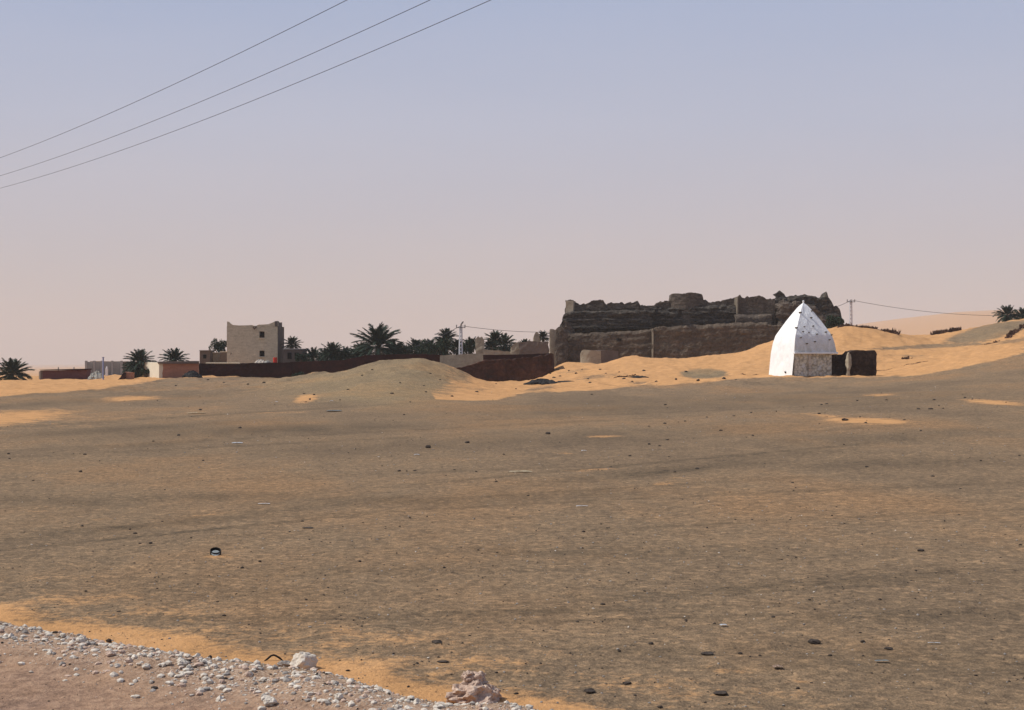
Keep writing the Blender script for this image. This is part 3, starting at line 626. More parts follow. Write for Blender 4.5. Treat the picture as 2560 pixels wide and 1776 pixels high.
# pale heap, post, small red hut
def heap(name, label, px, py, wpx, hpx, mat, cat='heap', n=40, seed=3, kr=.25, d=None, squash=.6):
    if d is None: x, y, z = onray(px, py)
    else: y = d; x = (px-1280)/F*d; z = gz(x, y)
    w = wpx/F*y/2; h = hpx/F*y
    vs = []; fs = []; r = random.Random(seed)
    # core mound
    N = 22; K = 7
    for k in range(K+1):
        t = k/K
        for i in range(N):
            a = i*2*math.pi/N; rr = w*(1-t)**.8*(1+.18*math.sin(a*3+seed)+.1*math.sin(a*7))
            vs.append(Vector((rr*math.cos(a), rr*.7*math.sin(a), h*(math.sin(t*math.pi/2))*(.62+.45*r.random())-.15*(k == 0))))
    for k in range(K):
        for i in range(N): fs.append((k*N+i, k*N+(i+1) % N, (k+1)*N+(i+1) % N, (k+1)*N+i))
    for i in range(n):
        rv, rf = SROCKS[r.randrange(8)]; a = r.uniform(0, 6.28); q = r.random()**.6; s = max(w*kr, h*.3)*r.uniform(.3, 1)
        zc = h*(1-q)*1.0*r.uniform(.6, 1.1); mt = Matrix.Rotation(r.uniform(0, 6), 3, 'Z') @ Matrix.Rotation(r.uniform(-.6, .6), 3, 'X')
        b = len(vs); c = Vector((w*q*math.cos(a), w*.7*q*math.sin(a), zc))
        vs += [c+(mt @ v)*s*Vector((1, 1, squash)).length/1.5 for v in rv]; fs += [tuple(b+j for j in f) for f in rf]
    o = mesh_obj(name, vs, fs, mat); o.location = (x, y, z)
    return tag(o, label, cat)
heap('gravel_heap', 'pale grey rounded heap beside the thin blue post', 243, 948, 44, 21, M['greyheap'], seed=4, n=12, kr=.15, d=172)
heap('rubble_heap', 'dark rubble heap against the terracotta wall', 480, 938, 46, 16, M['ash'], seed=6, n=50, d=163)
heap('rubble_heap', 'white broken rubble heap at the foot of the concrete pole', 1150, 915, 60, 11, M['palestone'], seed=7, n=50, d=163, kr=.2)
heap('rubble_heap', 'smaller white rubble heap right of the concrete pole', 1192, 914, 34, 9, M['pinkstone'], seed=8, n=40, d=161, kr=.22)
heap('rubble_heap', 'white rubble on top behind the maroon wall under the tan building', 651, 905, 28, 9, M['palestone'], seed=9, n=30, d=176, kr=.3).location.z = pz(908, 176)
heap('rubble_heap', 'grey white rubble right of the white rubble under the tan building', 668, 905, 18, 6, M['greyheap'], seed=19, n=20, d=176, kr=.3).location.z = pz(907, 176)
heap('debris_heap', 'black charred debris heap spread in front of the red brown enclosure', 1355, 970, 92, 15, M['ash'], seed=10, n=110, kr=.14, d=120)
heap('debris_heap', 'thin black debris tail right of the charred heap', 1415, 955, 60, 5, M['ash'], seed=12, n=60, kr=.12, d=125)
heap('debris_heap', 'small grey and black debris patch on the sand before the fort', 1595, 943, 50, 5, M['ash'], seed=13, n=30, kr=.14, d=130)
bm = bmesh.new(); add_tube(bm, [(0, 0, -.3), (0, 0, 2.6)], .09, 8); add_box(bm, (0, 0, 2.62), (.26, .26, .06))
x, d = (258-1280)/F*168, 168; o = bm_obj('blue_post', bm, M['blue']); o.location = (x, d, gz(x, d)); tag(o, 'thin blue post in front of the grey block wall', 'post')
bm = bmesh.new(); add_box(bm, (0, 0, .4), (.3, .3, 1.0), 0, .04, .04); add_box(bm, (0, 0, 1.0), (.2, .2, .25), 0, .02, .02)
x, d = (267-1280)/F*190, 190; o = bm_obj('marker_stone', bm, M['white']); o.location = (x, d, gz(x, d)+.2); tag(o, 'small white marker stone before the grey block wall', 'marker')
d = 166; x = (316-1280)/F*d
hb = thing('small_hut', 'tiny dark red hut with a dark leaning side under the left palm', 'hut', (x, d, gz(x, d)))
HB = tuple(hb.location)
slab('front_wall', [(308, 934), (314, 929), (328, 931)], (d, d), 1.4, M['terracotta'], hb, amp=.1, seed=91, step=.12, org=HB)
slab('lean_to', [(294, 950), (301, 943), (306, 933), (312, 930)], (d-.5, d-.5), 1.2, M['maroon'], hb, amp=.1, seed=93, step=.1, org=HB)

# ------------------------------------------------------------------ tan two-storey building
def facade(bm, x0, x1, z0, z1, y, holes, dep):
    xs = sorted({x0, x1, *[h[0] for h in holes], *[h[1] for h in holes]}); zs = sorted({z0, z1, *[h[2] for h in holes], *[h[3] for h in holes]})
    for i in range(len(xs)-1):
        for j in range(len(zs)-1):
            cx = (xs[i]+xs[i+1])/2; cz = (zs[j]+zs[j+1])/2
            if any(h[0] < cx < h[1] and h[2] < cz < h[3] for h in holes): continue
            for yy, fl in ((y, 0), (y+dep, 1)):
                v = [bm.verts.new(p) for p in ((xs[i], yy, zs[j]), (xs[i+1], yy, zs[j]), (xs[i+1], yy, zs[j+1]), (xs[i], yy, zs[j+1]))]
                bm.faces.new(v[::-1] if fl else v)
    for a, b, c, e in holes:
        for p in (((a, y, c), (a, y+dep, c), (a, y+dep, e), (a, y, e)), ((b, y, c), (b, y, e), (b, y+dep, e), (b, y+dep, c)),
                  ((a, y, e), (a, y+dep, e), (b, y+dep, e), (b, y, e)), ((a, y, c), (b, y, c), (b, y+dep, c), (a, y+dep, c))):
            bm.faces.new([bm.verts.new(q) for q in p])
d = 180.0; xb0 = (567-1280)/F*d; xb1 = (694-1280)/F*d; zg = gz((xb0+xb1)/2, d)
bd = thing('tan_building', 'tan square two storey building with horned corners above the maroon wall', 'building', ((xb0+xb1)/2, d, zg))
hw = (xb1-xb0)/2; cz = lambda py: pz(py, d)-zg
wx = lambda px: (px-1280)/F*d-(xb0+xb1)/2
bm = bmesh.new()
w1 = (wx(648.5), wx(661.5), cz(845), cz(829)); w2 = (wx(648.5), wx(661.5), cz(892), cz(877)); w3 = (wx(576), wx(578.5), cz(887), cz(883.5))
notch = (wx(632), wx(642), cz(823.5), cz(817.5))
facade(bm, -hw, hw, -.6, cz(816), 0, [w1, w2, w3], .35)
dp = 4.4
# rest of the shell
for sx in (-1, 1):
    add_box(bm, (sx*(hw-.16), .35+dp/2, cz(816)/2-.3), (.32, dp, cz(816)+.6))
add_box(bm, (0, dp+.5, cz(816)/2-.3), (2*hw, .32, cz(816)+.6))
bmesh.ops.remove_doubles(bm, verts=bm.verts, dist=.001)
bm_obj('wall', bm, M['cement'], bd)
slab('parapet', [(567.5, 805), (571, 804.5), (576, 809.5), (582, 813), (600, 814), (630, 813), (634, 815), (641, 815), (646, 812), (670, 811), (680, 808), (687, 804), (694.5, 803)], (179.98, 179.98), .4, M['cement'], bd, base=pz(817, d), amp=.015, top_n=.03, step=.1, batter=0, seed=95, org=tuple(bd.location))
slab('side_parapet', [(694, 803), (697, 804), (701, 809), (705.5, 806)], (179.9, 184.8), .35, M['sidewall'], bd, base=pz(817, d), amp=.02, top_n=.03, step=.1, batter=0, seed=96, org=tuple(bd.location))  # darker colour paints this side's shade
bm = bmesh.new(); add_box(bm, (hw+.03, .2+dp/2, cz(816)/2-.3), (.05, dp+.45, cz(816)+.6)); bm_obj('side_shade_facing', bm, M['sidewall'], bd)  # thin dark sheet paints the shade on the right side
bm = bmesh.new(); add_box(bm, (0, .35+dp/2, cz(816)-.25), (2*hw-.66, dp-.04, .2)); bm_obj('roof', bm, M['cement'], bd)
bm = bmesh.new(); add_tube(bm, [(wx(637), .05, cz(820)), (wx(637.5), -.5, cz(822))], .12, 8); add_box(bm, (wx(637), .1, cz(819)), (.5, .3, .28), 0, .04, .03); bm_obj('roof_spout', bm, M['frame'], bd)
for w in (w1, w2):
    bm = bmesh.new(); add_box(bm, ((w[0]+w[1])/2, .27, (w[2]+w[3])/2), (w[1]-w[0]-.006, .04, w[3]-w[2]-.006))
    wo = bm_obj('window', bm, M['void_shade'], bd)
    bm = bmesh.new(); t = .07
    for bx in (((w[0]+w[1])/2, w[2]+t/2, w[1]-w[0]-.01, t), ((w[0]+w[1])/2, w[3]-t/2, w[1]-w[0]-.01, t)): add_box(bm, (bx[0], .21, bx[1]), (bx[2], .06, bx[3]))
    for xx in (w[0]+t/2+.005, w[1]-t/2-.005): add_box(bm, (xx, .212, (w[2]+w[3])/2), (t, .06, w[3]-w[2]-.02-2*t))
    bm_obj('window_frame', bm, M['frame'], wo)
    bm = bmesh.new(); add_box(bm, ((w[0]+w[1])/2, -.06, w[2]-.05), (w[1]-w[0]+.2, .18, .08), 0, 0, .015); bm_obj('window_sill', bm, M['cream'], wo)
# red drum at the foot of the building, on the wall
bm = bmesh.new(); bmesh.ops.create_cone(bm, cap_ends=True, segments=20, radius1=.25, radius2=.25, depth=.75)
for zz in (-.12, .13): 
    r = bmesh.ops.create_cone(bm, cap_ends=True, segments=20, radius1=.275, radius2=.275, depth=.03)
    for v in r['verts']: v.co.z += zz
o = bm_obj('red_drum', bm, M['red']); o.location = ((688-1280)/F*175, 175, pz(901.5, 175)); tag(o, 'bright red drum at the lower right corner of the tan building', 'drum')

# small boxes left of the building
def flat_house(name, label, p0, p1, ytop, d, mat, dp=3.0, seed=1, cap=None, win=None, roofm=None, d2=None):
    x = ((p0+p1)/2-1280)/F*d
    t = thing(name, label, 'building', (x, d, gz(x, d)))
    og = tuple(t.location)
    quadbox('wall', p0, p1, d, d2 or d, ytop, dp, mat, t, og, seed=seed)
    yt = ytop if not isinstance(ytop, tuple) else sum(ytop)/2
    slab('roof', [(p0-.8, yt-2), (p1+.8, yt-2)], (d-.15, (d2 or d)-.15), dp+.3, roofm or mat, t, amp=.01, top_n=.01, seed=5, base=pz(yt+.2, d)+.01, batter=0, org=og)
    if win:
        for px, py, w, h in win:
            bm = bmesh.new(); add_box(bm, ((px-1280)/F*d-og[0], d-og[1]-.05, pz(py, d)-og[2]), (w, .14, h)); bm_obj('window', bm, M['void_shade'], t)
    return t
flat_house('outbuilding', 'small mauve brown cube house left of the tan building', 499, 524, 878, 186, M['sidewall'], seed=101, win=[(512, 892, .4, .5)])
flat_house('outbuilding', 'low pale beige house beside the mauve brown cube house', 530, 551, 883, 188, M['tanmud'], seed=103, roofm=M['cream'])
flat_house('outbuilding', 'low brown house with a white patch touching the tan building', 550, 566, 881, 186.5, M['sidewall'], seed=105, roofm=M['cream'])
flat_house('outbuilding', 'low grey flat roofed house below the round palm right of the tan building', 708, 757, 874, 178, M['sidewall'], seed=107, dp=3.5, roofm=M['greyblock'], win=[(724, 890, .5, .8), (742, 890, .5, .8)])

# ------------------------------------------------------------------ palms
def palm_crown(seed, R=3.2, nf=64, low=-35, narrow=.30):
    r = random.Random(seed); vs = []; fs = []
    for i in range(nf):
        az = i*2.39996+r.uniform(-.2, .2)
        q = (i+.5)/nf
        el = math.radians(88-(88-low)*q**.85+r.uniform(-7, 7))
        Lr = R*r.uniform(.82, 1.08)*(0.80+.25*math.sin(q*math.pi))
        droop = math.radians(r.uniform(38, 72))*(0.55+.45*math.cos(el))
        p = Vector((0, 0, 0)); N = 15; pts = []
        for k in range(N+1):
            t = k/N; e = el-droop*t**1.6
            dr = Vector((math.cos(az)*math.cos(e), math.sin(az)*math.cos(e), math.sin(e)))
            pts.append((p.copy(), dr)); p = p+dr*(Lr/N)
        side0 = Vector((-math.sin(az), math.cos(az), 0))
        # rachis
        b = len(vs)
        for k, (c, dr) in enumerate(pts):
            w = .045*(1-.8*k/N); up = side0.cross(dr)
            vs += [c+side0*w, c-side0*w, c+up*w]
        for k in range(N):
            for a, c in ((0, 1), (1, 2), (2, 0)): fs.append((b+k*3+a, b+k*3+c, b+k*3+3+c, b+k*3+3+a))
        for k in range(3, N+1):
            for h in (0, .5):
                if k == N and h: continue
                c, dr = pts[k]; c = c+dr*(Lr/N*h)
                t = (k+h)/N; ll = Lr*narrow*(math.sin(min(1, t*1.06)*math.pi)**.5*.75+.18)*r.uniform(.8, 1.1)
                up = side0.cross(dr)
                for s in (-1, 1):
                    if r.random() < .05: continue
                    dd = (dr*1.05+side0*s*.80+up*r.uniform(-.05, .42)).normalized()
                    wv = dr*.065
                    b = len(vs); vs += [c-wv, c+wv, c+dd*ll*.6+wv*.6, c+dd*ll-Vector((0, 0, ll*.08))]
                    fs.append((b, b+1, b+2, b+3))
    me = bpy.data.meshes.new('palm_crown_%d' % seed); me.from_pydata([tuple(v) for v in vs], [], fs); me.update(); me.materials.append(M['frond'])
    return me
def dry_skirt(seed, R=1.7, nf=16):
    r = random.Random(seed); vs = []; fs = []
    for i in range(nf):
        az = i*2.39996; p = Vector((0, 0, 0)); side = Vector((-math.sin(az), math.cos(az), 0)); pts = []
        for k in range(7):
            e = math.radians(-20-60*(k/6)**.7); dr = Vector((math.cos(az)*math.cos(e), math.sin(az)*math.cos(e), math.sin(e)))
            pts.append((p.copy(), dr)); p = p+dr*R/6*r.uniform(.8, 1.1)
        for k in range(1, 7):
            c, dr = pts[k]
            for s in (-1, 1):
                b = len(vs); vs += [c-dr*.05, c+dr*.05, c+(dr+side*s*.7).normalized()*.45]; fs.append((b, b+1, b+2))
            b = len(vs); c0 = pts[k-1][0]; vs += [c0+side*.03, c0-side*.03, c-side*.03, c+side*.03]; fs.append((b, b+1, b+2, b+3))
    me = bpy.data.meshes.new('skirt_%d' % seed); me.from_pydata([tuple(v) for v in vs], [], fs); me.update(); me.materials.append(M['frond_dry'])
    return me
def trunk_mesh(h, seed=0):
    r = random.Random(seed); bm = bmesh.new(); N = 12; n = int(h/.16)+3; rings = []
    for k in range(n):
        z = -.4+(h+.4)*k/(n-1); rad = .27*(1.15-.25*k/(n-1))*(1.12 if k % 2 else .94)
        rings.append([bm.verts.new((rad*math.cos(i*2*math.pi/N+k*.26)*(1+.1*r.random()), rad*math.sin(i*2*math.pi/N+k*.26)*(1+.1*r.random()), z)) for i in range(N)])
    for k in range(n-1):
        for i in range(N): bm.faces.new((rings[k][i], rings[k][(i+1) % N], rings[k+1][(i+1) % N], rings[k+1][i]))
    bm.faces.new(rings[-1])
    me = bpy.data.meshes.new('trunk'); bm.to_mesh(me); bm.free(); me.materials.append(M['trunk']); return me
CROWNS = [palm_crown(1), palm_crown(2, low=-50, nf=72), palm_crown(3, nf=58, low=-20), palm_crown(4, nf=80, low=-60)]
SKIRTS = [dry_skirt(1), dry_skirt(2)]
def palm(px, pyc, wpx, d, label, var=0, group='date palms of the oasis'):
    """date palm whose crown heart sits at the given height; wpx = crown width"""
    x = (px-1280)/F*d; g = gz(x, d); zc = pz(pyc, d); h = max(.5, zc-g)
    sc = (wpx*1.1/F*d)/6.1
    t = thing('date_palm', label, 'palm tree', (x, d, g), rnd.uniform(0, 6.28), group)
    tr = bpy.data.objects.new('trunk', trunk_mesh(h, int(px))); C.objects.link(tr); tr.parent = t
    tr.scale = (max(.7, sc), max(.7, sc), 1)
    c = bpy.data.objects.new('crown', CROWNS[var % 4]); C.objects.link(c); c.parent = t; c.location = (0, 0, h); c.scale = (sc, sc, sc*1.0)
    s = bpy.data.objects.new('dry_fronds', SKIRTS[var % 2]); C.objects.link(s); s.parent = t; s.location = (0, 0, h-.05); s.scale = (sc*.8, sc*.8, sc*.8)
    return t
palm(30, 938, 98, 168, 'dense dark date palm at the left edge of the photo', 3)
palm(350, 907, 78, 172, 'date palm in front of the block wall left of the cream end wall', 3)
palm(334, 926, 56, 173, 'low bushy date palm sprouting at the foot of the palm by the cream wall', 1)
palm(437, 903, 72, 176, 'date palm fanned out behind the terracotta building', 0)
palm(730, 864, 50, 182, 'round headed date palm just right of the tan building', 2)
palm(782, 897, 64, 178, 'low drooping date palm between the grey house and the dense palms', 1)
palm(832, 887, 72, 177, 'dense upright date palm left of the biggest palm', 3)
palm(812, 892, 50, 181, 'smaller date palm half hidden left of the dense upright palm', 1)
palm(866, 893, 56, 184, 'dull low date palm filling the gap left of the biggest palm', 2)
palm(946, 869, 128, 176, 'biggest date palm with wide spreading crown above the gravel mound', 2)
palm(985, 888, 80, 181, 'date palm low on the right flank of the biggest palm', 1)
palm(905, 886, 70, 183, 'date palm low on the left flank of the biggest palm', 3)
palm(1040, 880, 76, 180, 'small date palm right of the biggest palm under the cable', 1)
palm(1072, 873, 60, 186, 'date palm just left of the tall palm by the concrete pole', 3)
palm(1116, 848, 62, 181, 'tall dark date palm immediately left of the concrete pole', 3)
palm(1108, 872, 68, 178, 'date palm at the foot of the tall palm by the concrete pole', 1)
palm(1145, 872, 52, 180, 'date palm just behind the concrete pole', 0)
palm(1178, 868, 56, 182, 'date palm left of the tan notched stub', 2)
palm(1238, 854, 60, 180, 'date palm with spiky crown above the low broken tan wall', 2)
palm(1262, 864, 66, 183, 'drooping date palm overlapping the spiky one above the broken wall', 1)
palm(1225, 872, 52, 179, 'low date palm behind the left end of the broken tan wall', 3)
palm(1312, 868, 46, 188, 'small date palm behind the dark brown hut', 0)
palm(1358, 845, 40, 190, 'small date palm framed between tan stubs at the left end of the fort', 2)
palm(2518, 790, 62, 200, 'date palm on the gravel hill at the right edge', 3)
palm(2556, 796, 60, 203, 'date palm cut by the right edge of the photo', 1)

# ------------------------------------------------------------------ shrubs
def shrub(px, pyb, wpx, hpx, d, label, cat='shrub', seed=1, mat='leaf', n=900, name='shrub'):
    x = (px-1280)/F*d; g = gz(x, d); z0 = pz(pyb, d)
    if z0 < g+.3: z0 = g
    w = wpx/F*d/2; h = hpx/F*d; r = random.Random(seed)
    vs = []; fs = []
    cl = [(r.uniform(-.75, .75)*w, r.uniform(-.4, .4)*w, r.uniform(.25, .8)*h, r.uniform(.25, .45)) for _ in range(9)]
    for i in range(n):
        c = cl[r.randrange(9)]; q = Vector((r.gauss(0, 1), r.gauss(0, 1), r.gauss(0, 1))).normalized()*r.uniform(.5, 1)
        p = Vector((c[0]+q.x*c[3]*w, c[1]+q.y*c[3]*w, max(0, c[2]+q.z*c[3]*h)))
        a = Vector((r.gauss(0, 1), r.gauss(0, 1), r.gauss(0, 1))).normalized()*.11; b2 = a.cross(Vector((r.gauss(0, 1), r.gauss(0, 1), r.gauss(0, 1)))).normalized()*.06
        b = len(vs); vs += [p-a, p+b2, p+a, p-b2]; fs.append((b, b+1, b+2, b+3))
    zb = z0-g
    t = thing(name, label, cat, (x, d, g))
    f = mesh_obj('foliage', [v+Vector((0, 0, zb)) for v in vs], fs, M[mat], t)
    bm = bmesh.new()
    for c in cl[:6]: add_tube(bm, [(0, 0, -.3), (c[0]*.4, c[1]*.4, zb+c[2]*.4), (c[0], c[1], zb+c[2])], [.09, .06, .02], 5)
    bm_obj('stem', bm, M['trunk'], t)
    return t
shrub(2086, 826, 64, 34, 182, 'dark green shrub at the right foot of the fort behind the white pyramid', seed=3, n=2600)
shrub(548, 884, 44, 32, 190, 'dark green rounded tree left of the tan building', 'tree', seed=5, n=1700, name='tree')
shrub(366, 938, 34, 16, 170, 'dark low shrub under the left palm beside the cream wall', seed=6, n=900)
shrub(900, 905, 66, 38, 178, 'dark reddish green shrub in the palm grove left of the biggest palm', seed=7, n=1500)
shrub(1030, 893, 90, 36, 177, 'dark shrub between the biggest palm and the concrete pole', seed=8, n=1700)
shrub(850, 905, 80, 32, 177, 'dark shrub behind the maroon wall below the dense palms', seed=9, n=1500)
shrub(1082, 892, 60, 40, 176, 'dark shrub behind the wall end near the concrete pole', seed=10, n=1500)
shrub(1172, 887, 50, 36, 178, 'dark shrub between the pole and the tan notched stub', seed=11, n=1300)
shrub(738, 949, 44, 24, 164, 'dark scrub at the foot of the maroon wall left of the gravel mound', seed=15, n=900)
shrub(756, 905, 40, 20, 175, 'dark shrub right of the grey house behind the maroon wall', seed=14, n=1000)

# brushwood fences on the dunes
def brush(p_list, dpts, label, hgt=.35, n=260, seed=1, mat='frond_dry', group='dry frond fences on the dunes'):
    r = random.Random(seed)
    P = [((px-1280)/F*d, d) for px, d in zip(p_list, dpts)]
    org = Vector((P[0][0], P[0][1], gz(*P[0]))); vs = []; fs = []; hk = []
    xs = []
    for i in range(n):
        t = r.random()*(len(P)-1); k = int(t); u = t-k
        if fbm(np.array([t*4.0]), np.array([seed*1.0]), 3, 2)[0] < -.25: hk.append(.35)
        else: hk.append(1)
        xs.append((P[k][0]*(1-u)+P[k+1][0]*u+r.gauss(0, .12), P[k][1]*(1-u)+P[k+1][1]*u+r.gauss(0, .25)))
    xa = np.array(xs); zk = height(xa[:, 0], xa[:, 1])
    # matted stems along the foot of the fence
    tt = np.linspace(0, len(P)-1, 30*(len(P)-1)+1); bx = np.interp(tt, range(len(P)), [p[0] for p in P]); by = np.interp(tt, range(len(P)), [p[1] for p in P]); bz = height(bx, by)
    for k in range(len(tt)):
        h2 = hgt*.28*(1+.6*math.sin(k*1.7)); o = Vector((bx[k], by[k], bz[k]))-org
        vs += [o+Vector((0, -.14, -.1)), o+Vector((0, 0, h2)), o+Vector((0, .14, -.1))]
        if k: b = len(vs)-6; fs += [(b, b+3, b+4, b+1), (b+1, b+4, b+5, b+2)]
    for i in range(n):
        x, y = xs[i]
        z = zk[i]-.08; hh = hgt*r.uniform(.4, 1.3)*hk[i]; lean = Vector((r.gauss(0, .35), r.gauss(0, .35), 1)).normalized()*hh
        w = Vector((r.uniform(-1, 1), r.uniform(-1, 1), 0)).normalized()*.07
        p = Vector((x, y, z))-org; b = len(vs)
        vs += [p-w, p+w, p+lean*.7+w*1.3, p+lean, p+lean*.7-w*1.3]; fs.append((b, b+1, b+2, b+3, b+4))
    o = mesh_obj('frond_fence', vs, fs, M[mat]); o.location = org
    return tag(o, label, 'fence', group)
M['brush'] = simple('dark_brushwood', (.045, .022, .016), (.11, .06, .042), 4)
brush([2095, 2120, 2150, 2190, 2220, 2242], [166, 167, 168, 168, 167, 165], 'dark brushwood fence along the dune crest just right of the white pyramid', .38, 900, 1, 'brush')
brush([2150, 2190, 2242], [176, 178, 180], 'thin brushwood fence behind the dune crest right of the second pole', .9, 400, 2, 'brush')
brush([2332, 2350, 2380, 2400], [185, 186, 187, 188], 'short brushwood fence on the far dune left of the gravel hill', .55, 420, 3, 'brush')
brush([2520, 2535, 2562], [158, 163, 172], 'brushwood fence climbing the dune at the right edge', .45, 500, 4, 'brush')
brush([2462, 2480, 2496], [152, 153, 154], 'tiny brushwood remnant on the sand below the gravel hill', .25, 90, 5, 'brush')
brush([2258, 2272], [140, 140], 'tiny dry tuft on the sand right of the ruined black wall', .3, 60, 6, 'brush')
brush([1855, 1885, 1930], [128, 128, 127], 'thin line of dry fronds in the sand left of the white pyramid', .12, 240, 7, 'brush')
brush([1535, 1560, 1585], [134, 134, 134], 'short dark line of fronds on the sand before the fort', .16, 200, 8, 'brush')
brush([2190, 2240, 2320], [132, 133, 134], 'long thin line of dry fronds on the sand right of the black wall', .10, 260, 9, 'brush')

# ------------------------------------------------------------------ white pyramid tomb
d0 = 117.0; xc0 = (1985-1280)/F*116.0
th = math.radians(-30)
# near vertical corner of the tomb at px 1985
s_ = 4.0; TR = math.radians(18)
WT = ([0, .03, .08, .22, .37, .5, .65, .8, 1.0], [.015, .075, .165, .35, .535, .68, .845, .925, .985])
def wprof(v): return float(np.interp(1-v, WT[0], WT[1]))
def tomb():
    # local frame: corner A nearest; right face runs along a, left face along b
    a = Vector((math.cos(TR), math.sin(TR), 0)); b = Vector((-math.sin(TR), math.cos(TR), 0))
    A = Vector((xc0, 116.0, 0)); ctr = A+(a+b)*s_/2
    zg = gz(ctr.x, ctr.y)
    zg = pz(941, 116.5)
    t = thing('pyramid_tomb', 'white pointed pyramid tomb on a stone base in front of the fort', 'tomb', (ctr.x, ctr.y, zg), TR)
    hs = s_/2; hb = pz(883, 116)-zg; ht = pz(757, 118)-zg
    # stone block under the ledge; right face outset
    def rough_shell(name, prof, mat, faces_on, amp, seed, n=34, m=34):
        vs = []; fs = []
        r = random.Random(seed)
        def side(k):
            return [((-hs, -hs), (hs, -hs)), ((hs, -hs), (hs, hs)), ((hs, hs), (-hs, hs)), ((-hs, hs), (-hs, -hs))][k]
        for k in faces_on:
            (x0, y0), (x1, y1) = side(k); base = len(vs)
            for j in range(m+1):
                v = j/m; z, sc, offx, offy = prof(v, k)
                for i in range(n+1):
                    u = i/n
                    x = (x0*(1-u)+x1*u)*sc+offx; y = (y0*(1-u)+y1*u)*sc+offy
                    nx, ny = [(0, -1), (1, 0), (0, 1), (-1, 0)][k]
                    e = amp*fbm(np.array([u*6+k*20]), np.array([z*1.6]), seed, 4)[0]*min(1, 4*u, 4*(1-u))*(1 if v < .99 else 0)
                    vs.append((x+nx*e, y+ny*e, z))
            for j in range(m):
                for i in range(n): q = base+j*(n+1)+i; fs.append((q, q+1, q+n+2, q+n+1))
        return mesh_obj(name, vs, fs, mat, t, True)
    rough_shell('stone_base', lambda v, k: (-.5+(hb+.5)*v, .87, -.10, 0), M['stonebase'], (0, 1, 2, 3), .14, 5)
    bm = bmesh.new(); add_box(bm, (-.10, 0, hb-.1), (s_*.86, s_*.86, .15)); bm_obj('inner_slab', bm, M['stonebase'], t)
    def pyr(v, k):
        # curved, slightly convex pyramid: narrow pointed top
        z = hb+(ht-hb)*v
        w = wprof(v)
        return z, w, 0, 0
    # each white face is its own part where it looks different
    rough_shell('whitewashed_roof', pyr, M['whitestain'], (0, 1, 2), .05, 7, 36, 44)
    hl = hb
    def leftp(v, k):
        zf = -.5+(ht+.5)*v
        if zf < hb:
            q = (hb-zf)/(hb+.5); return zf, .985, -.26*q, 0
        vv = (zf-hb)/(ht-hb); w = wprof(vv); return zf, w, 0, 0
    rough_shell('plastered_side', leftp, M['white'], (3,), .045, 9, 40, 60)
    # closing return of the thick plastered side
    vs = []; fs = []
    for j in range(21):
        z = -.5+(hb+.5)*j/20; q = (hb-z)/(hb+.5)
        vs += [(-hs-.20*q, -hs, z), (-hs+.42-.2*q*.2, -hs+.0, z)]
    for j in range(20): fs.append((j*2, j*2+1, j*2+3, j*2+2))
    # ledge
    bm = bmesh.new()
    add_box(bm, (.02, -hs+.06, hb+.0), (s_+.06, .34, .15), 0, .012, .03); add_box(bm, (hs-.06, .14, hb+.002), (.34, s_-.3, .146), 0, .012, .03)
    bm_obj('ledge', bm, M['white'], t)
    bm = bmesh.new(); add_tube(bm, [(0, 0, ht-.2), (0, 0, ht+.08)], [.10, .06], 8); bmesh.ops.create_icosphere(bm, subdivisions=2, radius=.09, matrix=Matrix.Translation((0, 0, ht+.12)))
    bm_obj('finial', bm, M['white'], t, True)
    # projecting pegs on the right face and the small hole in the plastered side
    pegs = [(2000, 782), (2028, 778), (2026, 795), (1990, 820), (2009, 817), (2031, 816), (2006, 830), (2021, 832), (2041, 836), (2063, 831), (2000, 845), (2072, 850), (2035, 855), (2015, 860), (2078, 838)]
    inv = t.matrix_basis.inverted()
    for px, py in pegs:
        # intersect the viewing ray with the face plane numerically
        best = None
        for k in range(400):
            dd = 113+k*.02; P = Vector(((px-1280)/F*dd, dd, pz(py, dd)))
            Lc = Matrix.Rotation(-TR, 4, 'Z') @ (P-Vector(t.location))
            v = (Lc.z-hb)/(ht-hb)
            w = wprof(min(1, max(0, v)))*hs
            if Lc.y > -w and abs(Lc.x) < w+.1: best = Lc; break
        if best is None: continue
        bm = bmesh.new(); add_tube(bm, [best+Vector((0, .1, 0)), best+Vector((.02, -.22, .02))], [.035+.05*rnd.random(), .03+.03*rnd.random()], 6)
        bm_obj('peg', bm, M['stick'], t)
    dd = 116.9; P = Vector(((1953-1280)/F*dd, dd, pz(931, dd)))
    Lc = Matrix.Rotation(-TR, 4, 'Z') @ (P-Vector(t.location))
    bm = bmesh.new(); add_box(bm, (-hs-.16, Lc.y, Lc.z), (.12, .16, .13), 0, .02); bm_obj('vent_hole', bm, M['void_shade'], t)
    # rough plaster pilaster on the stone face
    bm = bmesh.new()
    for k in range(9): add_box(bm, (-hs+1.55+rnd.uniform(-.05, .05), -hs*.87-.06, .12+k*.2), (.26, .2, .21), 0, .04, .03)
    bm_obj('plaster_rib', bm, M['palestone'], t)
    return t
tomb()
